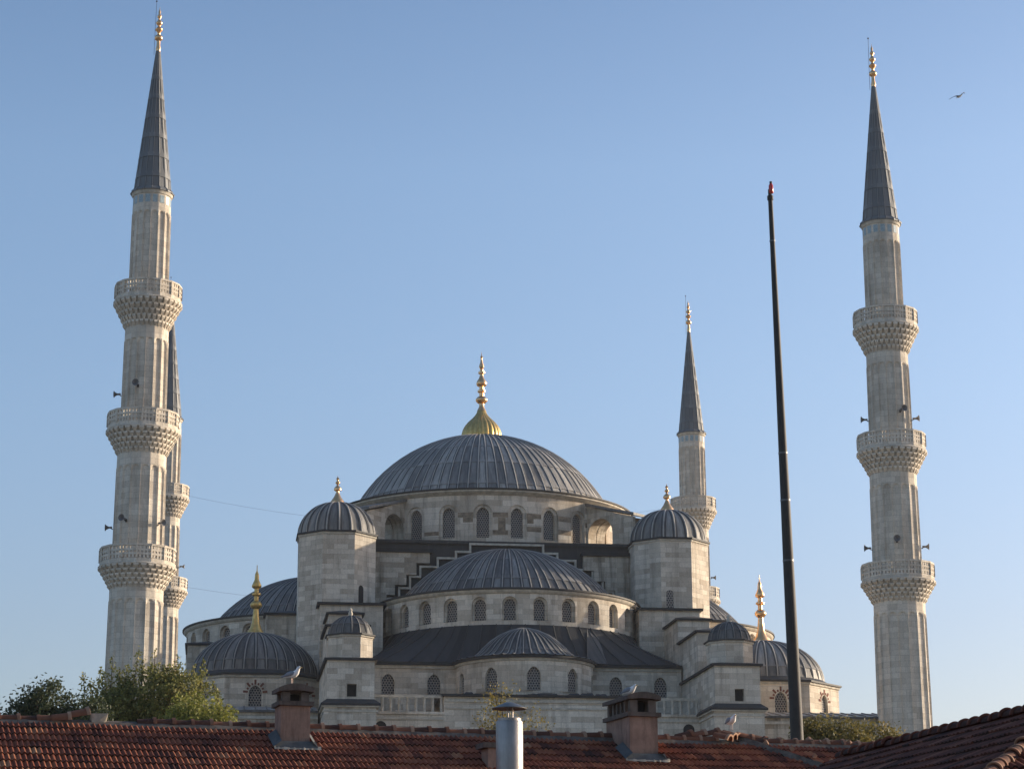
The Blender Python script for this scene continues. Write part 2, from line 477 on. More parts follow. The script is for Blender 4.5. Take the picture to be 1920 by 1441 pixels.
def dome_shell(mb, cx, cy, prof, nseams, a0=0.0, a1=2 * pi, rib=0.05, ribw=0.09, laps=None, base_t=0.5, sub=1, top_every=1):
    """lead dome: sheets with their own tint between raised standing seams. prof [(r,z)] from eave to apex.
       angles measured from -v towards +u"""
    pos = lambda r, a, z: (cx + r * sin(a), cy - r * cos(a), z)
    full = abs(a1 - a0 - 2 * pi) < 1e-6
    laps = laps or [0, len(prof) // 3, 2 * len(prof) // 3]
    rnd = random.Random(int(cx * 10 + cy * 7 + nseams))
    acc = [0.0]
    for p_, q_ in zip(prof, prof[1:]): acc.append(acc[-1] + math.hypot(q_[0] - p_[0], q_[1] - p_[1]))
    for s in range(nseams):
        b0 = a0 + (a1 - a0) * s / nseams; b1 = a0 + (a1 - a0) * (s + 1) / nseams
        tn = base_t + rnd.uniform(-0.2, 0.2)
        for i in range(len(prof) - 1):
            if i in laps: tn = base_t + rnd.uniform(-0.24, 0.22)
            (r0, z0), (r1, z1) = prof[i], prof[i + 1]
            lift = 0.06 if i in laps else 0.0
            for j in range(sub):
                c0 = b0 + (b1 - b0) * j / sub; c1 = b0 + (b1 - b0) * (j + 1) / sub
                P = [pos(r0 + lift, c0, z0), pos(r0 + lift, c1, z0), pos(r1, c1, z1), pos(r1, c0, z1)]
                ru = s * 5.37
                U = [(ru + r0 * (c0 - b0), acc[i]), (ru + r0 * (c1 - b0), acc[i]), (ru + r1 * (c1 - b0), acc[i + 1]), (ru + r1 * (c0 - b0), acc[i + 1])]
                if r1 < 0.02: P = P[:3]; U = U[:3]
                mb.add(P, U, tn)
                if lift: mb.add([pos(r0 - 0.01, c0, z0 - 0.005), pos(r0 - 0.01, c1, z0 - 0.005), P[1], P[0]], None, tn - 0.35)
    for s in range(nseams + (0 if full else 1)):
        a = a0 + (a1 - a0) * (s + rnd.uniform(-0.05, 0.05)) / nseams
        rows = []
        for i, (r, z) in enumerate(prof):
            if s % top_every and i > len(prof) * 0.72: break
            j = min(i + 1, len(prof) - 1); k = max(i - 1, 0)
            tr, tz = prof[j][0] - prof[k][0], prof[j][1] - prof[k][1]
            ln = math.hypot(tr, tz) or 1
            nr, nz = tz / ln, -tr / ln
            w = min(ribw, max(0.012, r * 0.25))
            h = rib
            P = Vector(pos(r, a, z))
            nv = Vector((nr * sin(a), -nr * cos(a), nz)); tv = Vector((cos(a), sin(a), 0))
            rows.append([tuple(P - tv * w * 2.0 + nv * 0.012), tuple(P - tv * w * 0.6 + nv * h * 0.75), tuple(P + nv * h * 1.15), tuple(P + tv * w * 0.6 + nv * h * 0.75), tuple(P + tv * w * 2.0 + nv * 0.012)])
        mb.grid(rows, lambda a, k: (s * 3.1 + k * 0.02, acc[a]), 0.5, False, lambda a, k: (base_t - 0.5) if k in (0, 3) else base_t + 0.34)  # seam shadow and crest highlight painted into the tint: dark feet, pale tops

def cap_prof(Rs, apex, z0, n=14, ze=None):
    """spherical cap from z0 up to the apex"""
    zc = apex - Rs
    t0 = math.asin((z0 - zc) / Rs)
    return [(Rs * cos(t0 + (pi / 2 - t0) * i / n), zc + Rs * sin(t0 + (pi / 2 - t0) * i / n)) for i in range(n + 1)]

def ring(name, cx, cy, prof, m, a0=0.0, a1=2 * pi, n=96, parent=None, smooth=35):
    """lathe with angles from -v towards +u"""
    mb = MB()
    mb.lathe(prof, n, (cx, cy), a0 - pi / 2, a1 - pi / 2)
    return B(mb, name, m, parent, smooth)

def ngon(cx, cy, R, n=8, a=pi / 8):
    return [(cx + R * cos(a + 2 * pi * k / n), cy + R * sin(a + 2 * pi * k / n)) for k in range(n)]

def lead_cap(u0, u1, v0, v1, z, over=0.28, th=0.16, rise=0.45, name='lead_roof', m='lead_dark', parent=None):
    mb = MB()
    a, b, c, d = u0 - over, u1 + over, v0 - over, v1 + over
    mb.box(a, b, c, d, z, z + th, 0.3)
    k = min(b - a, d - c) * 0.42
    t = z + th
    lo = [(a, c, t + 0.004), (b, c, t + 0.004), (b, d, t + 0.004), (a, d, t + 0.004)]
    hi = [(a + k, c + k, t + rise), (b - k, c + k, t + rise), (b - k, d - k, t + rise), (a + k, d - k, t + rise)]
    for i in range(4):
        j = (i + 1) % 4
        mb.add([lo[i], lo[j], hi[j], hi[i]], None, 0.6)
    mb.add(hi, None, 0.6)
    return B(mb, name, M[m], parent)

def gold_finial(prof, cx, cy, name='finial', m='gold', parent=None, lobes=0, n=20):
    mb = MB()
    mb.lathe(prof, n, (cx, cy))
    return B(mb, name, M[m], parent, 50)

def bulbs(z0, z1, spec, rs=0.1):
    """finial profile: list of (t, r, half height fraction)"""
    H = z1 - z0
    pr = [(rs * 1.2, z0)]
    for t, r, hh in spec:
        zc = z0 + t * H
        for a in (-90, -60, -30, 0, 25, 50, 75):
            rr = rs + (r - rs) * max(0, cos(radians(a))) ** 0.9
            pr.append((rr, zc + hh * H * sin(radians(a))))
        pr.append((rs, zc + hh * H * 1.25))
    pr += [(rs * 0.7, z0 + H * 0.93), (0.004, z1)]
    return pr

# ---- central block and main drum
mb = MB()
mb.box(-16.2, 16.2, -16.9, 16.9, 20, 40.75, 0.6)
B(mb, 'crossing_block', M['lead_dark'])
mb = MB()
lo = [(-16.4, -17.15, 40.76), (16.4, -17.15, 40.76), (16.4, 17.15, 40.76), (-16.4, 17.15, 40.76)]
hi = [(-12, -12, 41.7), (12, -12, 41.7), (12, 12, 41.7), (-12, 12, 41.7)]
for i in range(4):
    j = (i + 1) % 4
    mb.add([lo[i], lo[j], hi[j], hi[i]], None, 0.75)
    mb.add([(lo[i][0], lo[i][1], 40.45), (lo[j][0], lo[j][1], 40.45), lo[j], lo[i]], None, 0.65)
mb.add(hi)
B(mb, 'crossing_roof', M['lead_dark'])

def drum(name, cx, cy, R, z0, z1, nb, k0, k1, opens, a_span=2 * pi, a_c=0.0, m='stone', wname='window', zwall0=None):
    """nb bays over a_span, centred on a_c; bays k0..k1 get a window, the others stay blank"""
    wall = MB(); wins = []
    mp = cyl_map(cx, cy, R, a_c)
    Wd = R * a_span / nb
    for k in range(nb):
        x0 = -R * a_span / 2 + k * Wd
        if k0 <= k <= k1:
            bay(wall, mp, x0, x0 + Wd, z0, z1, opens, wins)
        else:
            for q in range(2):
                xa, xb = x0 + Wd * q / 2, x0 + Wd * (q + 1) / 2
                wall.add([mp(xa, z0, 0), mp(xb, z0, 0), mp(xb, z1, 0), mp(xa, z1, 0)], [(xa, z0), (xb, z0), (xb, z1), (xa, z1)])
        if zwall0 is not None:
            for q in range(2):
                xa, xb = x0 + Wd * q / 2, x0 + Wd * (q + 1) / 2
                wall.add([mp(xa, zwall0, 0), mp(xb, zwall0, 0), mp(xb, z0, 0), mp(xa, z0, 0)], [(xa, zwall0), (xb, zwall0), (xb, z0), (xa, z0)])
    o = wall.build(name, M[m], mosque, 32, OFF, True)
    for wb in wins: B(wb, wname, M['lattice'], o)
    return o

R_D = 15.5
d_main = drum('main_drum', 0, 0, R_D, 40.9, 46.05, 28, 6, 21, [(1.9, 41.35, 43.9, 0.16, 1.0), (1.28, 41.5, 43.85, 0.5, 1.12)], m='drum_stone')
ring('drum_cornice', 0, 0, [(R_D - 0.1, 45.75), (R_D + 0.12, 45.8), (R_D + 0.32, 46.02), (R_D + 0.5, 46.08), (R_D + 0.5, 46.24), (R_D + 0.3, 46.27)], M['trim'], parent=d_main)
ring('drum_eave', 0, 0, [(R_D + 0.44, 46.25), (R_D + 0.64, 46.27), (R_D + 0.66, 46.40), (R_D + 0.3, 46.46), (13.6, 46.62)], M['lead_dark'], parent=d_main)
# brown weathered blocks of the drum (stone of another colour, 4 mm proud)
rb = random.Random(5)
mpd = cyl_map(0, 0, R_D + 0.006)
for (k, zc, w, h, ox) in [(-1, 43.78, 1.54, 0.5, 0.0), (-1, 43.27, 1.0, 0.5, 0.5), (0, 43.78, 1.54, 0.5, 0.0), (0, 42.75, 0.75, 1.5, 0.3), (1, 43.78, 1.54, 0.5, 0), (1, 43.27, 0.7, 0.5, -0.8), (1, 42.45, 1.54, 0.5, 0.0),
                      (2, 43.78, 1.54, 0.5, 0), (2, 42.4, 1.54, 0.5, 0.0), (3, 43.5, 1.54, 0.5, 0.0), (3, 42.3, 1.2, 0.5, 0.3), (0, 42.0, 1.54, 0.45, 0.0), (-2, 42.0, 1.54, 0.4, 0)]:
    x = k * (R_D * 2 * pi / 28) + ox * 0.5
    n_ = 3
    bb = MB()
    for q in range(n_):
        xa, xb = x - w / 2 + w * q / n_, x - w / 2 + w * (q + 1) / n_
        bb.add([mpd(xa, zc - h / 2, 0), mpd(xb, zc - h / 2, 0), mpd(xb, zc + h / 2, 0), mpd(xa, zc + h / 2, 0)])
    B(bb, 'brown_block', M['brown_stone'], d_main)

# ---- main dome
mb = MB()
pr = cap_prof(15.25, 55.3, 46.5, 16)
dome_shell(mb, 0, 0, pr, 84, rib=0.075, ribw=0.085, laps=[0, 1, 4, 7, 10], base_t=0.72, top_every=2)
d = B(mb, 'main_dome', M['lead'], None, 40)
mb = MB()          # gadrooned gilded cap under the finial
NL = 22
prof = [(2.1, 55.05), (2.16, 55.3), (2.12, 55.7), (2.0, 56.15), (1.78, 56.6), (1.42, 57.05), (1.0, 57.45), (0.7, 57.8), (0.52, 58.1), (0.44, 58.4)]
rows = []
for r, z in prof:
    rr = []
    for k in range(NL * 6):
        a = 2 * pi * k / (NL * 6)
        q = r * (1 + 0.055 * abs(cos(NL * a / 2)) ** 0.7 - 0.03)
        rr.append((q * cos(a), q * sin(a), z))
    rows.append(rr)
mb.grid(rows, None, 0.5, True)
B(mb, 'gilded_cap', M['gold_leaf'], d, 40)
gold_finial([(0.5, 58.3), (0.42, 58.5), (0.27, 58.8), (0.27, 59.1), (0.45, 59.2), (0.64, 59.42), (0.64, 59.62), (0.45, 59.85), (0.26, 59.95), (0.26, 60.3), (0.44, 60.42), (0.44, 60.6), (0.25, 60.72), (0.25, 61.0),
             (0.5, 61.12), (0.58, 61.36), (0.5, 61.62), (0.3, 61.95), (0.2, 62.25), (0.2, 62.4), (0.36, 62.5), (0.36, 62.68), (0.18, 62.8), (0.18, 63.1), (0.28, 63.2), (0.26, 63.4), (0.16, 63.7), (0.1, 64.1), (0.1, 64.25), (0.15, 64.35), (0.06, 64.5), (0.005, 64.95)],
            0, 0, 'finial', 'gold', d, n=24)

# ---- flying buttresses drum -> turrets
TU, TV, TR = 16.35, -18.3, 3.98
for su in (-1, 1):
    a = atan2(TU, 18.3) * su
    dr = Vector((sin(a), -cos(a), 0)); tn = Vector((cos(a), sin(a), 0))
    mb = MB()
    hw = 1.35
    r0, r1 = 14.6, 21.6
    P = lambda r, t, z: tuple(dr * r + tn * t + Vector((0, 0, z)))
    for s in (-1, 1):
        e = (dr * s)
        # flank with an arched niche
        xs0, xs1 = (r0, r1)
        flank = MB()
        def mpf(x, z, dd, s=s):
            r = x if s == 1 else x
            return P(r, s * (-hw + dd) if True else 0, z)
        tmp = MB()
        bay(tmp, lambda x, z, dd: P(x, -s * hw + s * dd, z), r0, r0 + 5.0, 40.7, 44.15, [(3.1, 41.0, 42.45, 1.3, 1.0)], None)
        flip = s == -1
        for f in tmp.f:
            pts = [tmp.v[i] for i in f]
            mb.add(pts[::-1] if flip else pts)
        for q in ([P(r0 + 5.0, -s * hw, 40.7), P(r1, -s * hw, 40.7), P(r1, -s * hw, 43.6), P(r0 + 5.0, -s * hw, 44.15)],
                  [P(r0, -s * hw, 44.15), P(r0 + 5.0, -s * hw, 44.15), P(r0, -s * hw, 45.85)]):
            mb.add(q[::-1] if flip else q)
    ob = B(mb, 'flying_buttress', M['stone_dark'])
    mb = MB()
    o0 = Vector(P(r0, -hw - 0.3, 45.75)); 
    ex = Vector(P(r1, -hw - 0.3, 43.75)) - o0
    ey = tn * (2 * hw + 0.6); ez = Vector((0, 0, 0.26))
    mb.obox(o0, ex, ey, ez, 0.55)
    B(mb, 'lead_coping', M['lead'], ob)

# ---- stepped great arch
mb = MB()
stL = [(-13.6, 34.0), (-11.4, 34.0), (-11.4, 35.25), (-10.6, 35.25), (-10.6, 36.25), (-9.48, 36.25), (-9.48, 37.25), (-8.5, 37.25), (-8.5, 38.42), (-7.2, 38.42), (-7.2, 39.45), (-13.6, 39.45)]
mb.extrude_v(stL, -17.4, -16.5)
B(mb, 'stepped_arch_wall', M['stone_dark'])
mb = MB()
stR = [(14.0, 39.45), (8.0, 39.45), (8.0, 38.0), (9.06, 38.0), (9.06, 36.95), (10.14, 36.95), (10.14, 36.05), (11.13, 36.05), (11.13, 35.05), (12.1, 35.05), (12.1, 34.0), (14.0, 34.0)]
mb.extrude_v(stR, -17.4, -16.5)
B(mb, 'stepped_arch_wall', M['stone_dark'])
mb = MB()
mb.box(-13.8, -6.95, -17.62, -16.6, 39.452, 39.8, 0.3)
B(mb, 'arch_wall_coping', M['lead_dark'])
mb = MB()
mb.box(7.75, 14.1, -17.62, -16.6, 39.452, 39.8, 0.3)
B(mb, 'arch_wall_coping', M['lead_dark'])
mb = MB()
trL = [(0.42, 40.35), (-3.1, 40.35), (-3.1, 39.55), (-4.5, 39.55), (-4.5, 38.88), (-6.3, 38.88), (-6.3, 38.0), (-8.0, 38.0), (-8.0, 37.0), (-9.0, 37.0), (-9.0, 35.85), (-10.05, 35.85), (-10.05, 34.8), (-11.15, 34.8), (-11.15, 33.9)]
for sgn in (1, -1):
    pts = trL if sgn == 1 else [(0.84 - u, z) for u, z in trL]
    TW = 0.2
    for (a, b) in zip(pts, pts[1:]):
        if abs(a[1] - b[1]) < 1e-6:
            u0, u1 = sorted((a[0], b[0])); w = TW
            # horizontal strips own the outer corner
            if sgn == 1: mb.box(u0 - (TW if b != pts[-1] else 0), u1 if a == pts[0] else u1 - 0.0, -17.25, -16.8, a[1], a[1] + TW)
            else: mb.box(u0, u1 + TW, -17.25, -16.8, a[1], a[1] + TW)
        else:
            z0, z1 = sorted((a[1], b[1]))
            if sgn == 1: mb.box(a[0] - TW, a[0], -17.248, -16.8, z0 + TW, z1)
            else: mb.box(a[0], a[0] + TW, -17.248, -16.8, z0 + TW, z1)
B(mb, 'stepped_trim', M['trim'])

# ---- semi-domes (front, two lateral)
def semi(cx, cy, a_c, R, nm):
    o = drum('semi_dome_drum', cx, cy, R - 0.3, 30.5, 33.7, 14, 0, 13, [(1.42, 31.0, 32.5, 0.30, 1.0), (1.1, 31.0, 32.45, 0.55, 1.0)], pi, a_c, 'stone', 'window', 20.0 if nm else 29.5)
    ring('drum_cornice', cx, cy, [(R - 0.35, 33.45), (R - 0.18, 33.5), (R - 0.02, 33.68), (R + 0.02, 33.8), (R - 0.2, 33.82)], M['trim'], a_c - pi / 2, a_c + pi / 2, 64, o)
    ring('drum_eave', cx, cy, [(R - 0.05, 33.81), (R + 0.14, 33.83), (R + 0.14, 33.98), (R - 0.2, 34.05), (10.7, 34.15)], M['lead_dark'], a_c - pi / 2, a_c + pi / 2, 64, o)
    mb = MB()
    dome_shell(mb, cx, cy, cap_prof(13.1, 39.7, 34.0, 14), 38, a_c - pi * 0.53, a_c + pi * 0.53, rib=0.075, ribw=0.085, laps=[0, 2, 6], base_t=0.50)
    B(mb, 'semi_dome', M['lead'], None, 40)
    return o
semi(0.4, -17.5, 0.0, 12.9, '')
semi(-17.5, 0.0, -pi / 2, 13.5, 's')
semi(17.5, 0.0, pi / 2, 13.5, 's')

# ---- lead roof skirt under the front semi-dome
mb = MB()
rows = []
NS = 60
for t in range(6):
    f = t / 5
    r_ = []
    for k in range(NS + 1):
        a = -pi / 2 + pi * k / NS
        iu, iv = 0.4 + 12.62 * sin(a), -17.5 - 12.62 * cos(a)
        du, dv = sin(a), -cos(a)
        s1 = ((14.7 - 0.4) / du) if du > 1e-6 else ((-14.7 - 0.4) / du if du < -1e-6 else 1e9)
        s2 = (-32.45 + 17.5) / dv if dv < -1e-6 else 1e9
        s = min(s1, s2)
        ou, ov = 0.4 + du * s, -17.5 + dv * s
        zz = 30.6 + (26.72 - 30.6) * (f ** 0.82)
        r_.append((iu + (ou - iu) * f, iv + (ov - iv) * f, zz))
    rows.append(r_)
rg = random.Random(3)
tt = [rg.uniform(0.1, 0.55) for _ in range(NS + 1)]
mb.grid(rows, None, 0.4, False, lambda a, k: tt[k], flip=True)
for k in range(0, NS + 1, 2):     # standing seams
    mb.tube([Vector(r[k]) + Vector((0, -0.02, 0.03)) for r in rows], 0.045, 5, 0.6, False)
# folded hip right of the exedra
ap = (6.4, -28.6, 30.5)
b0, b1, b2 = (5.6, -33.2, 26.75), (7.6, -32.42, 26.74), (9.3, -29.2, 28.6)
mb.add([b0, b1, ap], None, 0.8); mb.add([b1, b2, ap], None, 0.95)
for q in (b0, b1):
    mb.tube([q, ap], 0.06, 5, 0.9, False)
B(mb, 'skirt_roof', M['lead_dark'], None, 30)

# ---- exedra and lower front wall
wall = MB(); wins = []
OP = [(1.16, 23.65, 24.95, 0.3, 1.25)]
Zb, Zt = 21.0, 26.45
for x0, x1 in ((-14.45, -10.15), (-10.15, -6.2), (6.2, 10.55), (10.55, 14.45)):
    w0, w1 = x0, x1
    bay(wall, flat_map((0, -32.0), (1, 0), (0, 1)), w0, w1, Zb, Zt, OP, wins)
mp = cyl_map(0, -32.0, 6.2)
WB = 6.2 * pi / 5
for k in range(5):
    x0 = -6.2 * pi / 2 + k * WB
    bay(wall, mp, x0, x0 + WB, Zb, Zt, [(1.2 if 0 < k < 4 else 1.0, 23.6, 24.95, 0.3, 1.25)], wins)
low = wall.build('apse_wall', M['stone'], mosque, 32, OFF, True)
for wb in wins: B(wb, 'window', M['lattice'], low)
mb = MB()
for s in (-1, 1):
    mb.box(min(s * 6.2, s * 14.45), max(s * 6.2, s * 14.45), -32.42, -31.8, 26.46, 26.72, 0.3)
mb.lathe([(6.0, 26.455), (6.55, 26.46), (6.58, 26.68), (6.0, 26.76)], 40, (0, -32.0), -pi, 0, 0.3)
B(mb, 'apse_eave', M['lead_dark'], low, 35)
mb = MB()
for s in (-1, 1):
    mb.box(min(s * 6.2, s * 14.45), max(s * 6.2, s * 14.45), -32.16, -31.9, 26.18, 26.455)
mb.lathe([(6.1, 26.2), (6.3, 26.24), (6.38, 26.45)], 40, (0, -32.0), -pi, 0)
B(mb, 'apse_cornice', M['trim'], low, 35)
mb = MB()
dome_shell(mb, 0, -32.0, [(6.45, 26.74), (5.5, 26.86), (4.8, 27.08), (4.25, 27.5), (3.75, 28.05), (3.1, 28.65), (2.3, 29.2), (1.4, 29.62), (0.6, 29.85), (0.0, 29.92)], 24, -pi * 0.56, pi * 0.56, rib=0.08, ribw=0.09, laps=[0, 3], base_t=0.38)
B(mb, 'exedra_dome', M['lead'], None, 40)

# ---- front terrace walls
mb = MB()
mb.box(-8.1, 8.1, -40.0, -38.6, G, 22.75)
for s in (-1, 1):
    a, b = sorted((s * 8.1, s * 14.3))
    mb.box(a, b, -40.0, -32.2, G, 21.2)
    mb.box(a + 0.002, b - 0.002, -40.14, -39.5, 21.2, 21.42)      # plinth of the balustrade
B(mb, 'terrace_wall', M['stone'])
mb = MB()
mb.box(-8.0, 8.0, -40.12, -40.002, 22.3, 22.55)
mb.box(-8.0, 8.0, -40.09, -40.002, 21.72, 21.86)
for s in (-1, 1):
    a, b = sorted((s * 8.1, s * 14.3))
    mb.box(a, b, -40.1, -40.002, 20.75, 20.95)
B(mb, 'string_course', M['trim'])
mb = MB()
mb.add([(-8.3, -40.35, 22.95), (8.3, -40.35, 22.95), (8.3, -31.9, 23.5), (-8.3, -31.9, 23.5)], None, 0.4)
mb.add([(-8.3, -40.35, 22.755), (8.3, -40.35, 22.755), (8.3, -40.35, 22.95), (-8.3, -40.35, 22.95)], None, 0.3)
mb.add([(8.3, -40.35, 22.755), (8.3, -31.9, 22.755), (8.3, -31.9, 23.5), (8.3, -40.35, 22.95)], None, 0.3)
mb.add([(-8.3, -31.9, 22.755), (-8.3, -40.35, 22.755), (-8.3, -40.35, 22.95), (-8.3, -31.9, 23.5)], None, 0.3)
rg = random.Random(9)
for k in range(14):                       # wrinkled lead edge
    u = rg.uniform(-8, 7); w = rg.uniform(0.5, 2.2); h = rg.uniform(0.06, 0.24)
    mb.add([(u, -40.36, 22.9), (u + w, -40.36, 22.9), (u + w * 0.8, -40.1, 22.96 + h), (u + w * 0.25, -40.1, 22.96 + h)], None, 0.35)
B(mb, 'terrace_roof', M['lead_dark'])
for s in (-1, 1):
    a, b = sorted((s * 8.2, s * 14.2))
    mb = MB()
    mb.box(a, b, -39.98, -39.7, 22.62, 22.86)
    n = 8
    for k in range(n + 1):
        u = a + 0.12 + (b - a - 0.24) * k / n
        mb.lathe([(0.13, 21.42), (0.13, 21.55), (0.10, 21.6), (0.13, 21.85), (0.10, 22.2), (0.12, 22.5), (0.14, 22.62)], 8, (u, -39.84))
    B(mb, 'balustrade', M['trim'], None, 40)
# dark arched openings low on the front wall
for u in (-13.5, 13.3):
    mb = MB()
    mb.add([(u + x, -40.012, z) for x, z in reversed(arch_pts(1.0, 17.5, 20.1))])
    B(mb, 'low_opening', M['dark'])

# ---- buttress piers stepping down to the front
def hole_box(mb, u0, u1, v0, v1, z0, z1, hu0, hu1, hz0, hz1, d=0.5):
    mb.box(u0, u1, v0, v1, z0, z1, skip='f')
    F = lambda a, b, c, e: mb.add([(a, v0, c), (b, v0, c), (b, v0, e), (a, v0, e)])
    F(u0, u1, z0, hz0); F(u0, u1, hz1, z1); F(u0, hu0, hz0, hz1); F(hu1, u1, hz0, hz1)
    q = v0 + d
    mb.add([(hu0, v0, hz0), (hu1, v0, hz0), (hu1, q, hz0), (hu0, q, hz0)])
    mb.add([(hu0, q, hz1), (hu1, q, hz1), (hu1, v0, hz1), (hu0, v0, hz1)])
    mb.add([(hu0, v0, hz0), (hu0, q, hz0), (hu0, q, hz1), (hu0, v0, hz1)])
    mb.add([(hu1, q, hz0), (hu1, v0, hz0), (hu1, v0, hz1), (hu1, q, hz1)])
for s in (-1, 1):
    S = lambda a, b: tuple(sorted((s * a, s * b)))
    pier = MB()
    a, b = S(12.2, 18.1); pier.box(a, b, -24.0, -12.0, 20, 33.1)
    a, b = S(14.6, 17.6); pier.box(a, b, -30.3, -24.0, 20, 31.2, skip='k')
    a, b = S(14.6, 18.1); pier.box(a, b, -38.5, -30.3, 20, 28.85)
    a, b = S(14.47, 18.42)
    uc = (a + b) / 2 + (0.1 if s < 0 else 0.15)
    hole_box(pier, a, b, -45.4, -31.6, 21.4, 25.0, uc - 0.4, uc + 0.4, 22.0, 23.05)
    a, b = S(14.3, 18.65); pier.box(a, b, -45.65, -33.0, G, 21.1)
    po = B(pier, 'buttress_pier', M['stone'])
    mb = MB(); mb.add([(uc - 0.4, -44.92, 22.0), (uc + 0.4, -44.92, 22.0), (uc + 0.4, -44.92, 23.05), (uc - 0.4, -44.92, 23.05)])
    B(mb, 'window', M['dark'], po)
    a, b = S(12.2, 18.1); lead_cap(a, b, -24.0, -13, 33.1, 0.3, 0.22, 0.4, parent=po)
    a, b = S(14.6, 17.6); lead_cap(a, b, -30.3, -24.6, 31.2, 0.25, 0.17, 0.4, parent=po)
    a, b = S(14.6, 18.1); lead_cap(a, b, -38.5, -30.9, 28.85, 0.25, 0.17, 0.45, parent=po)
    a, b = S(14.47, 18.42); lead_cap(a, b, -45.4, -31.6, 25.0, 0.25, 0.18, 0.35, parent=po)
    a, b = S(14.47, 18.42)
    mb = MB()
    mb.box(a - 0.42, b + 0.42, -45.86, -31.7, 21.104, 21.22); mb.box(a - 0.3, b + 0.3, -45.72, -31.7, 20.7, 20.86)
    B(mb, 'string_course', M['trim'], po)
    mb = MB(); a2, b2 = a - 0.5, b + 0.5
    mb.box(a2, b2, -45.95, -31.7, 21.222, 21.40, 0.3)
    mb.add([(a2, -45.95, 21.403), (b2, -45.95, 21.403), (b - 0.01, -45.42, 21.8), (a + 0.01, -45.42, 21.8)], None, 0.6)
    e_ = a2 if s > 0 else b2; i_ = a - 0.0 if s > 0 else b
    q = [(e_, -31.7, 21.403), (e_, -45.95, 21.403), (i_, -45.42, 21.8), (i_, -31.7, 21.8)]
    mb.add(q if s > 0 else q[::-1], None, 0.6)
    B(mb, 'lead_ledge', M['lead_dark'], po)
    # little domed turret on the pier
    cx, cy = s * 16.4, -43.0
    tm = MB(); tm.prism(ngon(cx, cy, 2.02), 25.1, 27.1)
    to = B(tm, 'pier_turret', M['stone'])
    tm = MB(); tm.prism(ngon(cx, cy, 2.14), 27.102, 27.25); B(tm, 'cornice', M['trim'], to)
    tm = MB(); tm.prism(ngon(cx, cy, 2.26), 27.252, 27.37, 0.3); B(tm, 'eave', M['lead_dark'], to)
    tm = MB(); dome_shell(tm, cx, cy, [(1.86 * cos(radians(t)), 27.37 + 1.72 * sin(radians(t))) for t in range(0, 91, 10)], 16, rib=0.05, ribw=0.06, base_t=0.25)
    B(tm, 'dome', M['lead'], to, 40)
    tm = MB(); tm.lathe([(0.16, 29.0), (0.2, 29.3), (0.12, 29.5), (0.16, 29.6), (0.02, 29.8)], 10, (cx, cy)); B(tm, 'finial', M['trim'], to, 50)
    # big weight turret
    cx, cy = s * TU, TV
    tm = MB(); tm.prism(ngon(cx, cy, TR), 22.0, 40.25)
    to = B(tm, 'weight_turret', M['stone'])
    tm = MB(); tm.prism(ngon(cx, cy, TR + 0.1), 40.252, 40.45); B(tm, 'cornice', M['trim'], to)
    tm = MB(); tm.prism(ngon(cx, cy, TR + 0.24), 40.452, 40.62, 0.3); B(tm, 'eave', M['lead_dark'], to)
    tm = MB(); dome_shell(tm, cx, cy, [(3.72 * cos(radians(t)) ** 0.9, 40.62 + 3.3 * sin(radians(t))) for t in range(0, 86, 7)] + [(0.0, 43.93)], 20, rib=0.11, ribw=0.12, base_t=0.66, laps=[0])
    B(tm, 'dome', M['lead'], to, 40)
    gold_finial([(0.66, 43.7), (0.74, 43.9), (0.66, 44.15), (0.38, 44.55), (0.24, 44.85), (0.17, 45.0), (0.17, 45.15), (0.36, 45.25), (0.38, 45.4), (0.3, 45.55), (0.12, 45.7), (0.1, 45.85), (0.22, 45.95), (0.22, 46.05), (0.1, 46.18), (0.1, 46.3), (0.16, 46.42), (0.05, 46.55), (0.004, 46.75)], cx, cy, 'finial', 'gold', to, n=16)
    # small arched light low on the turret
    tm = MB()
    fa = radians(45) if s < 0 else 0.0
    dist = TR * cos(pi / 8) + 0.012
    ctr = Vector((cx + sin(fa) * dist, cy - cos(fa) * dist, 0)); tv = Vector((cos(fa), sin(fa), 0))
    ofs = -0.55 if s < 0 else -0.7
    tm.add([tuple(ctr + tv * (ofs + x) + Vector((0, 0, z))) for x, z in reversed(arch_pts(0.7, 33.65, 35.1))])
    B(tm, 'window', M['lattice'] if s > 0 else M['dark'], to)

    # lateral buttress block beside the turret
    a, b = S(12.0, 22.9)
    mb = MB(); mb.box(a, b, -14.4, -9.0, 20, 33.55); po = B(mb, 'side_buttress', M['stone'])
    lead_cap(a, b, -14.4, -9.0, 33.55, 0.25, 0.2, 0.6, parent=po)

    # corner dome
    cx, cy = s * 24.05, -24.0
    RO = 7.15
    poly = ngon(cx, cy, RO)
    wall = MB(); wins = []; vous = MB()
    for k in range(8):
        p0, p1 = Vector(poly[k]), Vector(poly[(k + 1) % 8])
        e = (p1 - p0); ln = e.length; e.normalize(); nin = Vector((-e.y, e.x))
        mp = flat_map(p0, e, nin)
        bay(wall, mp, 0, ln, 20.5, 25.4, [(1.15, 22.35, 24.0, 0.28, 1.2)], wins)
        for q in range(9):
            an = pi * (0.02 + 0.96 * q / 8)
            r0, r1 = 0.66, 1.08 if q % 2 == 0 else 0.84
            c = lambda r, a_, dd: tuple(Vector(mp(ln / 2 + r * cos(a_), 24.05 + r * sin(a_) * 1.05, dd)))
            w0, w1 = 0.13, 0.09
            P4 = [c(r0, an - w0, -0.03), c(r1, an - w1, -0.03), c(r1, an + w1, -0.03), c(r0, an + w0, -0.03)]
            vous.add(P4)
            Q4 = [c(r0, an - w0, 0.02), c(r1, an - w1, 0.02), c(r1, an + w1, 0.02), c(r0, an + w0, 0.02)]
            for i in range(4):
                j = (i + 1) % 4
                vous.add([Q4[i], Q4[j], P4[j], P4[i]])
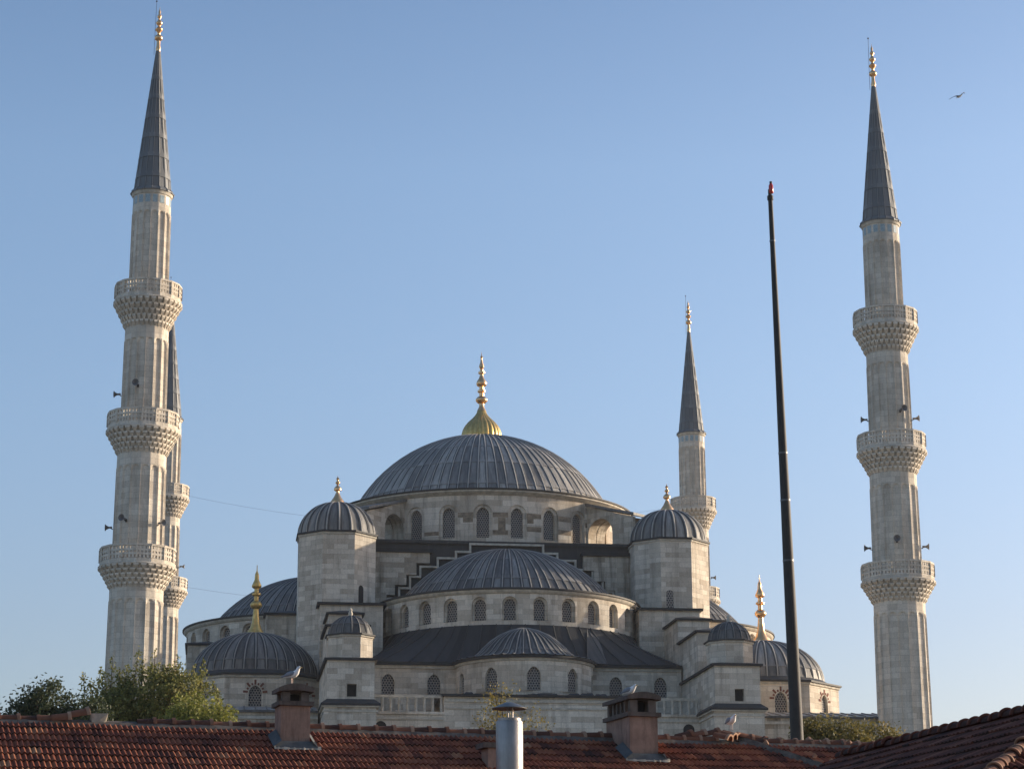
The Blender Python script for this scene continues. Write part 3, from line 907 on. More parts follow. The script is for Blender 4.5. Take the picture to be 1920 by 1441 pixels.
    wo = wall.build('corner_dome_drum', M['stone'], mosque, 32, OFF, True)
    for wb in wins: B(wb, 'window', M['lattice'], wo)
    B(vous, 'brick_voussoirs', M['red_brick'], wo)
    tm = MB(); tm.prism(ngon(cx, cy, RO + 0.14), 25.402, 25.62); B(tm, 'cornice', M['trim'], wo)
    tm = MB(); tm.prism(ngon(cx, cy, RO + 0.32), 25.622, 25.78, 0.3)
    tm.lathe([(RO * 0.93, 25.785), (5.75, 26.3)], 32, (cx, cy), tint=0.6)
    B(tm, 'eave', M['lead_dark'], wo)
    tm = MB(); dome_shell(tm, cx, cy, [(5.78 * cos(radians(t)), 26.2 + 4.05 * sin(radians(t))) for t in range(0, 86, 7)] + [(0.0, 30.26)], 36, rib=0.085, ribw=0.09, laps=[0, 2], base_t=0.42 if s < 0 else 0.66)
    dd = B(tm, 'corner_dome', M['lead'], None, 40)
    gold_finial([(0.85, 30.1), (0.82, 30.35), (0.55, 30.75), (0.36, 31.3), (0.28, 32.1), (0.24, 32.55), (0.4, 32.65), (0.55, 32.85), (0.55, 33.05), (0.38, 33.25), (0.22, 33.35), (0.22, 33.75), (0.42, 33.88), (0.42, 34.02), (0.22, 34.12), (0.2, 34.45),
                 (0.42, 34.58), (0.46, 34.75), (0.3, 35.1), (0.2, 35.35), (0.2, 35.6), (0.16, 35.9), (0.05, 36.15), (0.03, 36.7)], cx, cy, 'finial', 'gold' if s > 0 else 'gold_leaf', dd, n=18)
    # low flank walls out to the minarets
    a, b = S(18.9, 31.3)
    mb = MB(); mb.box(a, b, -40.6, -33.0, G, 21.15); po = B(mb, 'flank_wall', M['stone_dark'])
    mb = MB(); mb.box(a, b, -40.75, -40.602, 20.6, 20.85); B(mb, 'string_course', M['trim'], po)
    mb = MB()
    mb.box(a, b, -40.95, -33.0, 21.155, 21.32, 0.3)
    mb.add([(a, -40.95, 21.324), (b, -40.95, 21.324), (b, -36.5, 22.1), (a, -36.5, 22.1)], None, 0.75)
    for k in range(13):
        u = a + (b - a) * (k + 0.5) / 13
        mb.tube([(u, -40.95, 21.36), (u, -36.5, 22.13)], 0.05, 5, 0.3, False)
    B(mb, 'lead_roof', M['lead'], po)
mb = MB()
mb.box(-30.4, -26.5, -12.5, -6.0, 20, 30.75); po = B(mb, 'side_annex', M['stone'])
lead_cap(-30.4, -26.5, -12.5, -6.0, 30.75, 0.25, 0.18, 0.4, parent=po)
mb = MB()
mb.box(-31, 31, -17, 38, G, 22.2); mb.box(-18, 18, 17, 33, 22.2, 31)
mb.box(-31, 31, -32.5, -17, G, 20.6)
B(mb, 'prayer_hall_walls', M['stone_dark'])

# ================================================================== MINARETS
def make_minaret():
    root = empty('minaret', (0, 0, 0), TH, 'x', 'minaret', 'minarets around the mosque')
    Z = lambda z: z - G
    NF = 16
    def shaft_part(z0, z1, r0, r1, arch_top, nrows):
        """16 facets, each with a sunk panel ending in a small arch, rolls on the edges"""
        mb = MB()
        A = 8
        zs = [z0 + (z1 - z0) * i / nrows for i in range(nrows + 1)]
        zt = arch_top
        zs = sorted(set([z0, z0 + 0.25, z0 + 0.5] + [z for z in zs if z0 + 0.6 < z < zt - 0.7] + [zt - 0.6, zt - 0.45, zt - 0.3, zt - 0.2, zt - 0.1, zt, zt + 0.02, z1]))
        rows = []
        for z in zs:
            f = (z - z0) / (z1 - z0); r = r0 + (r1 - r0) * f
            hw = r * math.tan(pi / NF)
            row = []
            for k in range(NF):
                for j in range(A):
                    t = -1 + 2 * j / A
                    x = abs(t)
                    inside = False
                    if z0 + 0.4 < z < zt and x < 0.82:
                        lim = zt - 0.5 * (1 - sqrt(max(0, 1 - (x / 0.82) ** 2)))
                        inside = z < lim - 0.01
                    dpt = 0.11 if inside else 0.0
                    roll = 0.035 if (x > 0.95 and z < zt + 0.01) else 0.0
                    a = 2 * pi * (k + 0.5) / NF
                    lx, ly = r - dpt + roll, t * hw
                    row.append((lx * cos(a) - ly * sin(a), lx * sin(a) + ly * cos(a), Z(z)))
            rows.append(row)
        n = NF * A
        mb.grid(rows, lambda a, k: (2 * pi * r0 * k / n, zs[a]), 0.5, True)
        return mb.build('shaft', M['minaret_stone'], root, 28)
    shaft_part(12.0, 31.8, 2.36, 2.22, 30.2, 12)
    shaft_part(33.3, 43.4, 2.12, 2.05, 41.7, 8)
    shaft_part(45.1, 54.6, 1.90, 1.84, 53.0, 8)
    shaft_part(56.6, 66.45, 1.68, 1.64, 64.7, 8)
    mb = MB()
    mb.prism(ngon(0, 0, 3.2, 12, pi / 12), Z(G), Z(12.0))
    mb.build('pedestal', M['minaret_stone'], root)
    # balconies
    for zb, z0, z1, rs, rp in ((31.2, 33.1, 34.68, 2.24, 3.22), (42.85, 44.95, 46.5, 2.07, 3.06), (54.1, 56.5, 58.08, 1.86, 2.90)):
        mb = MB()
        tiers = 5
        H = z0 - 0.12 - zb
        mb.lathe([(rs, Z(zb)), (rs + (rp - rs) * 0.2, Z(zb + H * 0.3)), (rs + (rp - rs) * 0.62, Z(zb + H * 0.75)), (rp - 0.12, Z(zb + H))], 48)
        for t in range(tiers):
            n = 32
            zt = zb + H * (t + 1) / tiers; zl = zb + H * t / tiers - 0.08
            f1 = (t + 1) / tiers; f0 = t / tiers
            ro = rs + (rp - rs) * (f1 ** 1.15) + 0.09
            ri = rs + (rp - rs) * (f0 ** 1.15) - 0.05
            for k in range(n):
                a = 2 * pi * (k + 0.5 * (t % 2)) / n
                w = ro * pi / n * 0.68
                e1 = Vector((cos(a), sin(a), 0)); e2 = Vector((-sin(a), cos(a), 0))
                P = lambda r, x, z: tuple(e1 * r + e2 * x + Vector((0, 0, Z(z))))
                zm = zt - (zt - zl) * 0.34
                top = [P(ri, -w, zt), P(ro, -w, zt), P(ro, w, zt), P(ri, w, zt)]
                mid = [P(ri, -w, zm), P(ro, -w, zm), P(ro, w, zm), P(ri, w, zm)]
                bot = [P(ri - 0.05, -w * 0.35, zl), P(ri + 0.05, -w * 0.35, zl), P(ri + 0.05, w * 0.35, zl), P(ri - 0.05, w * 0.35, zl)]
                mb.add(top)
                for A_, B_ in ((mid, top), (bot, mid)):
                    for i in range(3):
                        mb.add([A_[i], A_[i + 1], B_[i + 1], B_[i]])
        mb.lathe([(rp - 0.1, Z(z0 - 0.16)), (rp + 0.06, Z(z0 - 0.13)), (rp + 0.1, Z(z0 - 0.04)), (rp + 0.02, Z(z0 + 0.03)), (rs - 0.2, Z(z0 + 0.04))], 48)
        bal = mb.build('balcony', M['minaret_stone'], root, 30)
        # pierced parapet
        mb = MB()
        n = NF
        for k in range(n):
            a0, a1 = 2 * pi * k / n, 2 * pi * (k + 1) / n
            p0 = Vector((cos(a0), sin(a0), 0)) * rp; p1 = Vector((cos(a1), sin(a1), 0)) * rp
            e = (p1 - p0); ln = e.length; e.normalize(); nin = Vector((-e.y, e.x, 0))
            def bar(x0, x1, za, zb_, d0, d1):
                o = p0 + e * x0 + nin * d0 + Vector((0, 0, Z(za)))
                mb.obox(o, e * (x1 - x0), nin * (d1 - d0), Vector((0, 0, zb_ - za)))
            bar(0.0, ln, z0 + 0.03, z0 + 0.36, 0.02, 0.17)            # solid foot
            bar(0.0, ln, z1 - 0.17, z1, -0.03, 0.2)                   # top rail
            bar(-0.07, 0.09, z0 + 0.362, z1 - 0.172, -0.05, 0.18)     # post
            hh = (z1 - 0.172 - z0 - 0.362)
            for q in (1, 2):
                zc = z0 + 0.362 + hh * q / 3
                bar(0.09, ln - 0.07, zc - 0.085, zc + 0.085, 0.0, 0.13)
            for q in (1, 2, 3):
                xc = ln * q / 4
                for i in range(3):
                    za = z0 + 0.362 + hh * i / 3 + (0.086 if i else 0.002); zc = z0 + 0.362 + hh * (i + 1) / 3 - (0.086 if i < 2 else 0.002)
                    bar(xc - 0.085, xc + 0.085, za, zc, 0.015, 0.11)
        mb.build('parapet', M['minaret_stone'], bal)
    # tile band, cornice and lead cone
    mb = MB()
    for k in range(NF):
        a = 2 * pi * (k + 0.5) / NF
        e1 = Vector((cos(a), sin(a), 0)); e2 = Vector((-sin(a), cos(a), 0))
        mb.obox(e1 * 1.60 - e2 * 0.2 + Vector((0, 0, Z(65.42))), e1 * 0.065, e2 * 0.4, Vector((0, 0, 0.72)))
    mb.build('tile_band', M['blue_tile'], root)
    mb = MB()
    mb.lathe([(1.6, Z(66.22)), (1.74, Z(66.29)), (1.82, Z(66.52)), (1.84, Z(66.6)), (1.5, Z(66.62))], 32)
    mb.build('cornice', M['trim'], root, 35)
    mb = MB()
    pr = [(1.9, 66.55), (1.92, 66.67), (1.7, 66.9)] + [(1.62 * (1 - i / 14) + 0.17 * (i / 14), 66.95 + (80.35 - 66.95) * i / 14) for i in range(15)] + [(0.12, 80.5)]
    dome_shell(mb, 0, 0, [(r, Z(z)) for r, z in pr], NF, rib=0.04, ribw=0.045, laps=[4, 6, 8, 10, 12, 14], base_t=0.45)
    mb.add([(1.9 * cos(-2 * pi * k / 24), 1.9 * sin(-2 * pi * k / 24), Z(66.55)) for k in range(24)], None, 0.2)
    mb.build('cone_roof', M['lead_cone'], root, 30)
    mb = MB()
    mb.lathe([(0.2, Z(80.35)), (0.24, Z(80.6)), (0.17, Z(80.9)), (0.15, Z(81.35)), (0.34, Z(81.5)), (0.38, Z(81.68)), (0.3, Z(81.85)), (0.14, Z(81.98)), (0.14, Z(82.2)), (0.3, Z(82.35)), (0.33, Z(82.5)), (0.12, Z(82.75)),
              (0.12, Z(82.85)), (0.26, Z(83.0)), (0.3, Z(83.15)), (0.12, Z(83.4)), (0.1, Z(83.55)), (0.2, Z(83.68)), (0.2, Z(83.8)), (0.08, Z(84.0)), (0.12, Z(84.2)), (0.03, Z(84.45)), (0.004, Z(84.75))], 16)
    fo = mb.build('finial', M['gold'], root, 50)
    mb = MB()
    mb.tube([(-0.36, 0, Z(80.0)), (-0.34, 0, Z(82.5)), (-0.3, 0, Z(85.2))], 0.018, 6)
    mb.tube([(-0.34, 0, Z(82.4)), (0.0, 0, Z(82.3))], 0.025, 5)
    mb.lathe([(0.0, Z(85.15)), (0.09, Z(85.25)), (0.0, Z(85.38))], 8, (-0.3, 0))
    mb.build('lightning_rod', M['steel_dark'], root, 40)
    return root

MA, MBv = 33.353, 41.544
def loc_w(u, v, z):
    return Vector((CX + u * cos(TH) - v * sin(TH), CY + u * sin(TH) + v * cos(TH), z))
min0 = make_minaret()
mins = {}
for i, (key, su, sv, lab) in enumerate((
        ('fl', -1, -1, 'tallest looking stone minaret in front at the left, rising out of the leafy trees'),
        ('fr', 1, -1, 'stone minaret standing alone on the far right beyond the light mast'),
        ('br', 1, 1, 'slender distant minaret behind the right weight turret of the mosque'),
        ('bl', -1, 1, 'far minaret half hidden behind the big left minaret, only its right side showing'))):
    o = min0 if i == 0 else copy_tree(min0)
    p = loc_w(su * MA - 1.1, sv * MBv, G)
    o.location = p
    o['label'] = lab
    mins[key] = p

# ---- loudspeakers on the minarets
def make_speaker():
    root = empty('loudspeaker', (0, 0, 0), 0, 'x', 'loudspeaker', 'horn loudspeakers on the minarets')
    mb = MB()      # pointing +X; origin where the bracket meets the wall
    rot = lambda prof: [[(x, r * cos(2 * pi * k / 14), r * sin(2 * pi * k / 14)) for k in range(14)] for x, r in prof]
    mb.grid(rot([(0.30, 0.06), (0.34, 0.09), (0.5, 0.13), (0.66, 0.22), (0.76, 0.34), (0.78, 0.35), (0.75, 0.31), (0.6, 0.16), (0.5, 0.05), (0.48, 0.0)]), None, 0.5, True)
    mb.build('horn', M['horn'], root, 40)
    mb = MB(); mb.grid(rot([(0.1, 0.0), (0.1, 0.11), (0.3, 0.12), (0.33, 0.06)]), None, 0.5, True)
    mb.build('driver', M['horn'], root, 40)
    mb = MB(); mb.box(-0.12, 0.12, -0.04, 0.04, -0.2, -0.13); mb.box(0.1, 0.16, -0.04, 0.04, -0.198, 0.0); mb.box(-0.14, -0.12, -0.1, 0.1, -0.3, 0.02)
    mb.build('bracket', M['steel_dark'], root)
    return root
sp0 = make_speaker()
SPK = [('fl', 48.35, 180, 1.97, 'upper left horn on the big left minaret, pointing left against the sky'),
       ('fl', 48.75, 262, 1.97, 'dark round horn facing front above the middle balcony of the big left minaret'),
       ('fl', 36.6, 181, 2.2, 'lower left horn above the bottom balcony of the big left minaret'),
       ('fl', 36.95, 248, 2.2, 'front facing horn above the bottom balcony of the big left minaret'),
       ('fl', 36.7, 325, 2.2, 'horn on the sunlit right side above the bottom balcony of the big left minaret'),
       ('fr', 48.0, 182, 1.97, 'upper left horn on the lone right minaret, pointing left'),
       ('fr', 48.5, 290, 1.97, 'front facing horn above the middle balcony of the lone right minaret'),
       ('fr', 47.9, 338, 1.97, 'small horn at the right edge over the middle balcony of the lone right minaret'),
       ('fr', 36.2, 183, 2.2, 'lower left horn above the bottom balcony of the lone right minaret'),
       ('fr', 36.6, 262, 2.2, 'front facing horn above the bottom balcony of the lone right minaret'),
       ('fr', 36.3, 355, 2.2, 'lower right horn pointing right above the bottom balcony of the lone right minaret'),
       ('br', 48.0, 5, 1.97, 'horn on the distant minaret beside the right weight turret'),
       ('bl', 48.1, 5, 1.97, 'horn on the half hidden far left minaret, above its lower balcony')]
for i, (k, z, ang, r, lab) in enumerate(SPK):
    o = sp0 if i == 0 else copy_tree(sp0)
    a = radians(ang)
    p = mins[k]
    o.location = (p.x + cos(a) * r, p.y + sin(a) * r, z)
    o.rotation_euler = (0, 0, a)
    o.scale = (0.86, 0.86, 0.86)
    o['label'] = lab

# ---- cables strung between the two far minarets
for za, sag, lab in ((57.0, 3.0, 'thin cable strung high between the two far minarets across the main dome'), (45.6, 2.2, 'lower thin cable leaving the half hidden far left minaret behind the domes')):
    mb = MB()
    a, b = mins['bl'] + Vector((0, 0, za - G)), mins['br'] + Vector((0, 0, za - G))
    dv = (b - a).normalized()
    a = a + dv * 2.8; b = b - dv * 2.8
    pts = []
    for k in range(41):
        t = k / 40
        p = a.lerp(b, t); p.z -= 4 * sag * t * (1 - t)
        pts.append(p)
    mb.tube(pts, 0.011, 5)
    tag(mb.build('cable', M['wire'], None, 60), lab, 'cable', 'cables between the far minarets')

# ================================================================== FOREGROUND HOUSE WITH TILED ROOF
YAW = radians(18.8)
SL = radians(26)
P0 = Vector((-9.523, 41.0, 4.512))
E1 = Vector((cos(YAW), sin(YAW), 0))
FWD = Vector((sin(YAW), -cos(YAW), 0))                     # horizontal, down the front slope
DN = Vector((sin(YAW) * cos(SL), -cos(YAW) * cos(SL), -sin(SL)))
NR = E1.cross(-DN).normalized()
house = empty('tiled_roof_house', (P0 + E1 * 12 + Vector((0, 0, -4.512 - 4.5))), YAW,
    'long foreground house with weathered red tile roof, two chimneys and a metal flue', 'house')
HINV = Matrix.Translation(house.location) @ Matrix.Rotation(YAW, 4, 'Z')
HINV = HINV.inverted()
def BH(mb, name, m, parent=None, smooth=None):
    mb.v = [tuple(HINV @ Vector(p)) for p in mb.v]
    return mb.build(name, m, parent or house, smooth)

def tiles(mb, org, e, dn, nr, length, ncourse, wave=0.1, expo=0.335, amp=0.038, seed=1, clip=None, samples=6, base=0.5, spread=0.15):
    """pantile slope: org = top left corner; waves along e, courses down dn"""
    rnd = random.Random(seed)
    nw = int(length / wave)
    n = nw * samples
    for c in range(ncourse):
        tops, bots = [], []
        tt = {}
        j1, j2 = rnd.uniform(-0.006, 0.006), rnd.uniform(-0.006, 0.006)
        for i in range(n + 1):
            x = i * wave / samples
            ph = 2 * pi * (i % samples) / samples
            tl = int(i // (2 * samples))
            if tl not in tt: tt[tl] = (rnd.gauss(0, 0.004), rnd.gauss(0, 0.006))
            prof = amp * (0.5 + 0.5 * cos(ph)) ** 0.8
            wob = 0.03 * noise.noise(Vector((x * 0.35, c * 0.12, seed)))
            jz, jl = tt[tl]
            tops.append(tuple(org + e * x + dn * (c * expo - 0.03) + nr * (prof + wob * 0.6 + 0.004)))
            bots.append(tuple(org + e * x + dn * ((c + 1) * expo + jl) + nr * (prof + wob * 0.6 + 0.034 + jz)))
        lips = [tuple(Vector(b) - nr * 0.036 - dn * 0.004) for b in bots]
        tints = {}
        def tf(a, k):
            q = k // (2 * samples)
            if q not in tints:
                v = base + rnd.gauss(0, spread)
                if rnd.random() < 0.03: v += 0.2
                tints[q] = max(0.02, min(0.98, v))
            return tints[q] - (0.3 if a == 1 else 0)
        rows = [tops, bots, lips]
        if clip:
            i0 = len(mb.v)
            nn = n + 1
            for r in rows: mb.v += r
            for a in range(2):
                for k in range(n):
                    ctr = (Vector(rows[a][k]) + Vector(rows[a + 1][k])) / 2
                    if not clip(ctr): continue
                    mb.f.append((i0 + a * nn + k, i0 + (a + 1) * nn + k, i0 + (a + 1) * nn + k + 1, i0 + a * nn + k + 1))
                    mb.uv.append(None); mb.t.append(tf(a, k))
        else:
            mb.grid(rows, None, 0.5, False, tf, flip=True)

LROOF = 26.0
mb = MB()
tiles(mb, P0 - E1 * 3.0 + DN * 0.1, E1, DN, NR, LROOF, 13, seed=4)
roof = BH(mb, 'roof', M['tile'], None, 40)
DB = Vector((-sin(YAW) * cos(SL), cos(YAW) * cos(SL), -sin(SL)))
NB = (E1.cross(DB) * 1.0).normalized()
mb = MB()
o = P0 - E1 * 3.0
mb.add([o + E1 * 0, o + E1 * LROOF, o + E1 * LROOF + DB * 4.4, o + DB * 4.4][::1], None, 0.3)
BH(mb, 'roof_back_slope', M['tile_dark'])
# walls of the house
mb = MB()
fr, bk = 3.55, 3.75
for s0, s1 in ((0, 1),):
    a = P0 - E1 * 2.8; b = P0 + E1 * (LROOF - 3.2)
    zt = P0.z - fr * math.tan(SL) - 0.12
    zg = -4.6
    c4 = [a + FWD * fr, b + FWD * fr, b - FWD * bk, a - FWD * bk]
    for i in range(4):
        j = (i + 1) % 4
        mb.add([(c4[i].x, c4[i].y, zg), (c4[j].x, c4[j].y, zg), (c4[j].x, c4[j].y, zt), (c4[i].x, c4[i].y, zt)])
    for q, p in ((0, a), (1, b)):
        tri = [(p + FWD * fr), (p - FWD * bk)]
        t3 = [(tri[0].x, tri[0].y, zt), (tri[1].x, tri[1].y, zt), (p.x, p.y, P0.z - 0.1)]
        mb.add(t3 if q else t3[::-1])
BH(mb, 'wall', M['wall'])
# windows of the house front, below the frame
for k in range(5):
    p = P0 + E1 * (0.5 + 4.2 * k) + FWD * (fr + 0.03)
    mb = MB()
    mb.obox(Vector((p.x, p.y, -1.6)), E1 * 1.0, -FWD * 0.04, Vector((0, 0, 1.5)))
    w = BH(mb, 'window', M['dark'])
# mortar bed and ridge tiles
mb = MB()
rr = random.Random(11)
rows = [[], [], [], []]
NM = 160
for k in range(NM + 1):
    x = -3.0 + LROOF * k / NM
    j = [rr.uniform(-0.02, 0.02) for _ in range(4)]
    c = P0 + E1 * x
    rows[0].append(c + DN * (0.21 + j[0]) + NR * (0.03 + 0.5 * j[1])); rows[1].append(c + DN * 0.12 + NR * (0.07 + j[2] * 0.6))
    rows[2].append(c + Vector((0, 0, 0.06))); rows[3].append(c + DB * 0.2 + Vector((0, 0, 0.03)))
mb.grid([[tuple(p) for p in r] for r in rows], flip=False)
BH(mb, 'mortar_bed', M['mortar'], roof, 60)

def ridge_mesh():
    mb = MB()     # along +X, length 0.37, half round with a collar at the +X end
    prof = [(0.0, 0.098), (0.30, 0.112), (0.305, 0.132), (0.365, 0.138), (0.37, 0.118)]
    rows = []
    for x, r in prof:
        rows.append([(x, -r * cos(pi * k / 12) * 1.05, r * sin(pi * k / 12)) for k in range(13)])
    mb.grid(rows, None, 0.5, False, lambda a, k: 0.32 if a < 1 else 0.85, flip=True)  # sun on the collars is put into the tint: pale collar, dark body
    ins = [[(x, -(r - 0.02) * cos(pi * k / 12), (r - 0.02) * sin(pi * k / 12)) for k in range(13)] for x, r in prof]
    mb.grid(ins, None, 0.25)
    mb.grid([rows[-1], ins[-1]], None, 0.6, flip=True)
    return mb
rt0 = ridge_mesh().build('ridge_tile', M['ridge'], house, 50)
variants = [rt0.data]
for q in range(3):
    me = rt0.data.copy()
    vals = [min(0.95, max(0.05, v + (-0.25, -0.1, 0.18)[q])) for v in [d.value for d in me.attributes['tint'].data]]
    me.attributes['tint'].data.foreach_set('value', vals)
    variants.append(me)
HMI = HINV
def put_ridge(o, p, dirv, up, parent, inv, sc=1.0):
    x = dirv.normalized(); z = (up - x * up.dot(x)).normalized(); y = z.cross(x)
    m = Matrix(((x.x * sc, y.x * sc, z.x * sc, p.x), (x.y * sc, y.y * sc, z.y * sc, p.y), (x.z * sc, y.z * sc, z.z * sc, p.z), (0, 0, 0, 1)))
    o.parent = parent
    o.matrix_parent_inverse.identity()
    o.matrix_local = inv @ m
first = True
rr = random.Random(21)
UPV = Vector((0, 0, 1))
def new_ridge(p, d, up, parent, inv, proto=[None]):
    global first
    o = rt0 if first else rt0.copy()
    if not first: COL.objects.link(o)
    first = False
    o.data = variants[rr.randrange(4)]
    put_ridge(o, p, d, up, parent, inv)
    return o
x = -2.9
while x < 18.2:
    skip = 0.9 < x < 2.25 or 14.45 < x < 15.2
    if not skip:
        p = P0 + E1 * x + Vector((0, 0, 0.015 + rr.uniform(-0.012, 0.012)))
        d = E1 + Vector((rr.uniform(-0.02, 0.02), rr.uniform(-0.02, 0.02), rr.uniform(-0.03, 0.03)))
        new_ridge(p, d, UPV, house, HINV)
    x += 0.362
# lifted broken ridge tiles, left
for xx, zz, tl in ((0.92, 0.03, 0.10), (1.27, 0.10, 0.20)):
    new_ridge(P0 + E1 * xx + Vector((0, 0, zz)) + FWD * 0.1, E1 + Vector((0, 0, tl)), UPV + FWD * 0.25, house, HINV)
mb = MB()
bo = P0 + E1 * 1.68 + FWD * 0.08
rk = random.Random(77)
bm = bmesh.new()
for _ in range(40):
    bm.verts.new(bo + E1 * rk.uniform(-0.03, 0.30) - FWD * rk.uniform(-0.06, 0.22) + Vector((0, 0, rk.uniform(-0.02, 0.19))))
bmesh.ops.convex_hull(bm, input=bm.verts)
for f in bm.faces: mb.add([v.co for v in f.verts], None, 0.85)
bm.free()
BH(mb, 'broken_mortar_block', M['mortar_pale'], roof)
# raised heap of tiles and hip on the right
for xx, dd, zz, yaw in ((14.35, 0.34, 0.10, 0.9), (14.55, 0.12, 0.17, 0.8), (14.72, -0.08, 0.2, 0.75)):
    dv = (E1 * 0.75 + FWD * yaw + Vector((0, 0, -0.35)))
    new_ridge(P0 + E1 * xx + FWD * (dd - 0.15) + Vector((0, 0, zz)), dv, UPV, house, HINV)
for xx in (13.6, 13.9, 14.2, 14.95, 15.25):
    new_ridge(P0 + E1 * xx + Vector((0, 0, 0.06 + 0.12 * max(0, 1 - abs(xx - 14.7)))) - FWD * 0.05, E1 + Vector((0, 0, 0.2 if xx < 14.5 else -0.22)), UPV, house, HINV)
mb = MB()
rr2 = random.Random(31)
# mortar valley strip running down the slope to the right
va, vb = P0 + E1 * 14.9 - DN * 0.25 + NR * 0.09, P0 + E1 * 16.75 + DN * 1.9 + NR * 0.07
rows = []
for k in range(25):
    c = va.lerp(vb, k / 24) + NR * rr2.uniform(-0.01, 0.02)
    rows.append([tuple(c - E1 * (0.13 + rr2.uniform(0, 0.04)) - NR * 0.05), tuple(c + NR * 0.03), tuple(c + E1 * (0.13 + rr2.uniform(0, 0.05)) - NR * 0.05)])
mb.grid(rows, flip=True)
# crumbly mortar along the right part of the ridge
for k in range(60):
    c = P0 + E1 * rr2.uniform(14.6, 17.6) + FWD * rr2.uniform(-0.1, 0.12) + Vector((0, 0, rr2.uniform(0.0, 0.10)))
    s = rr2.uniform(0.03, 0.09)
    q = [c + Vector((rr2.uniform(-s, s) * 1.6, rr2.uniform(-s, s), rr2.uniform(-s, s))) for _ in range(4)]
    for t in ((0, 1, 2), (0, 2, 3), (0, 3, 1), (1, 3, 2)): mb.add([q[i] for i in t])
BH(mb, 'crumbling_mortar', M['mortar'], roof, 50)
for xx, dd in ((15.5, 0.18), (15.95, 0.52), (16.3, 0.86), (16.55, 1.15), (16.6, -0.1), (17.0, -0.02), (17.5, 0.03)):
    mb = MB()
    c = P0 + E1 * xx + DN * dd + NR * 0.1
    s = 0.06
    q = [c + Vector((rr2.uniform(-s, s), rr2.uniform(-s, s), rr2.uniform(-s, s))) for _ in range(6)]
    bm = bmesh.new()
    for p in q + [c + Vector((0, 0, s)), c - Vector((s, 0, 0)), c + Vector((s, 0, 0))]: bm.verts.new(p)
    bmesh.ops.convex_hull(bm, input=bm.verts)
    bm.verts.index_update()
    for f in bm.faces: mb.add([v.co for v in f.verts], None, 0.85)
    bm.free()
    BH(mb, 'loose_tile_shard', M['ridge'], roof)

# ---- masonry chimneys
def chimney(along, down, w, ln, z_slab, z_cap, nslot, lab):
    """front face at 'down' along the slope, running back ln; openings in the hood"""
    o = P0 + E1 * along + DN * down
    X, Y = E1, -FWD                                   # right, back
    q = lambda x, y, z: Vector((o.x + X.x * x + Y.x * y, o.y + X.y * x + Y.y * y, z))
    def bx(mb, x0, x1, y0, y1, z0, z1): mb.obox(q(x0, y0, z0), X * (x1 - x0), Y * (y1 - y0), Vector((0, 0, z1 - z0)))
    zb = o.z - 0.5
    mb = MB(); bx(mb, 0, w, 0, ln, zb, z_slab)
    st = BH(mb, 'chimney', M['render'])
    st['label'] = lab
    mb = MB(); bx(mb, -0.06, w + 0.06, -0.06, ln + 0.06, z_slab + 0.002, z_slab + 0.085); BH(mb, 'slab', M['concrete'], st)
    zh0, zh1 = z_slab + 0.087, z_cap - 0.16
    posts = []
    pw = 0.17 * w / 0.62
    for xa, xb in ((0.02, 0.02 + pw), (w - 0.02 - pw, w - 0.02)):
        posts += [(xa, xb, 0.02, 0.12), (xa, xb, ln - 0.12, ln - 0.02)]
    for s_ in (0.02, w - 0.12):
        for k in range(1, nslot):
            yc = 0.12 + (ln - 0.24) * k / nslot
            posts.append((s_, s_ + 0.1, yc - 0.04, yc + 0.04))
    for xa, xb, ya, yb in posts:
        mb = MB(); bx(mb, xa, xb, ya, yb, zh0, zh1); BH(mb, 'hood_post', M['concrete'], st)
    mb = MB(); bx(mb, 0.13, w - 0.13, 0.35, ln - 0.16, zh0, zh1 - 0.002); BH(mb, 'flue_core', M['dark'], st)
    # curved cap slab
    mb = MB()
    n = 12
    top, bot = [], []
    for k in range(n + 1):
        x = -0.06 + (w + 0.12) * k / n
        bulge = 0.085 * (1 - ((k - n / 2) / (n / 2)) ** 2)
        top.append((x, zh1 + 0.075 + bulge)); bot.append((x, zh1 + bulge * 0.35))
    for y, rev in ((-0.06, False), (ln + 0.06, True)):
        pts = [q(x, y, z) for x, z in bot] + [q(x, y, z) for x, z in reversed(top)]
        mb.add(pts[::-1] if rev else pts)
    mb.grid([[tuple(q(x, -0.06, z)) for x, z in top], [tuple(q(x, ln + 0.06, z)) for x, z in top]])
    mb.grid([[tuple(q(x, ln + 0.06, z)) for x, z in bot], [tuple(q(x, -0.06, z)) for x, z in bot]])
    for (x, zt_), (x2, zb_), rev in ((top[0], bot[0], False), (top[-1], bot[-1], True)):
        pts = [q(x, ln + 0.06, zb_), q(x, -0.06, zb_), q(x, -0.06, zt_), q(x, ln + 0.06, zt_)]
        mb.add(pts[::-1] if rev else pts)
    BH(mb, 'cap', M['concrete'], st)
    # flashing
    mb = MB()
    f = lambda a, d_, h: o + E1 * a + DN * d_ + NR * h
    mb.add([f(-0.12, 0.14, 0.075), f(w + 0.14, 0.14, 0.075), f(w + 0.1, 0.015, 0.16), f(-0.08, 0.015, 0.16)])
    mb.add([f(w + 0.012, 0.1, 0.2), f(w + 0.14, 0.12, 0.08), f(w + 0.14, -0.5, 0.08), f(w + 0.012, -0.5, 0.2)])
    mb.add([f(-0.16, 0.12, 0.08), f(-0.012, 0.1, 0.2), f(-0.012, -0.5, 0.2), f(-0.16, -0.5, 0.08)])
    BH(mb, 'flashing', M['flash'], st)
    mb = MB()
    r1, r2 = [], []
    for k in range(25):
        a = -0.15 + (w + 0.34) * k / 24
        r1.append(tuple(f(a, 0.15 + rr2.uniform(0, 0.05), 0.055))); r2.append(tuple(f(a, 0.10, 0.095)))
    mb.grid([r1, r2])
    BH(mb, 'mortar_fillet', M['mortar_pale'], st)
    return q
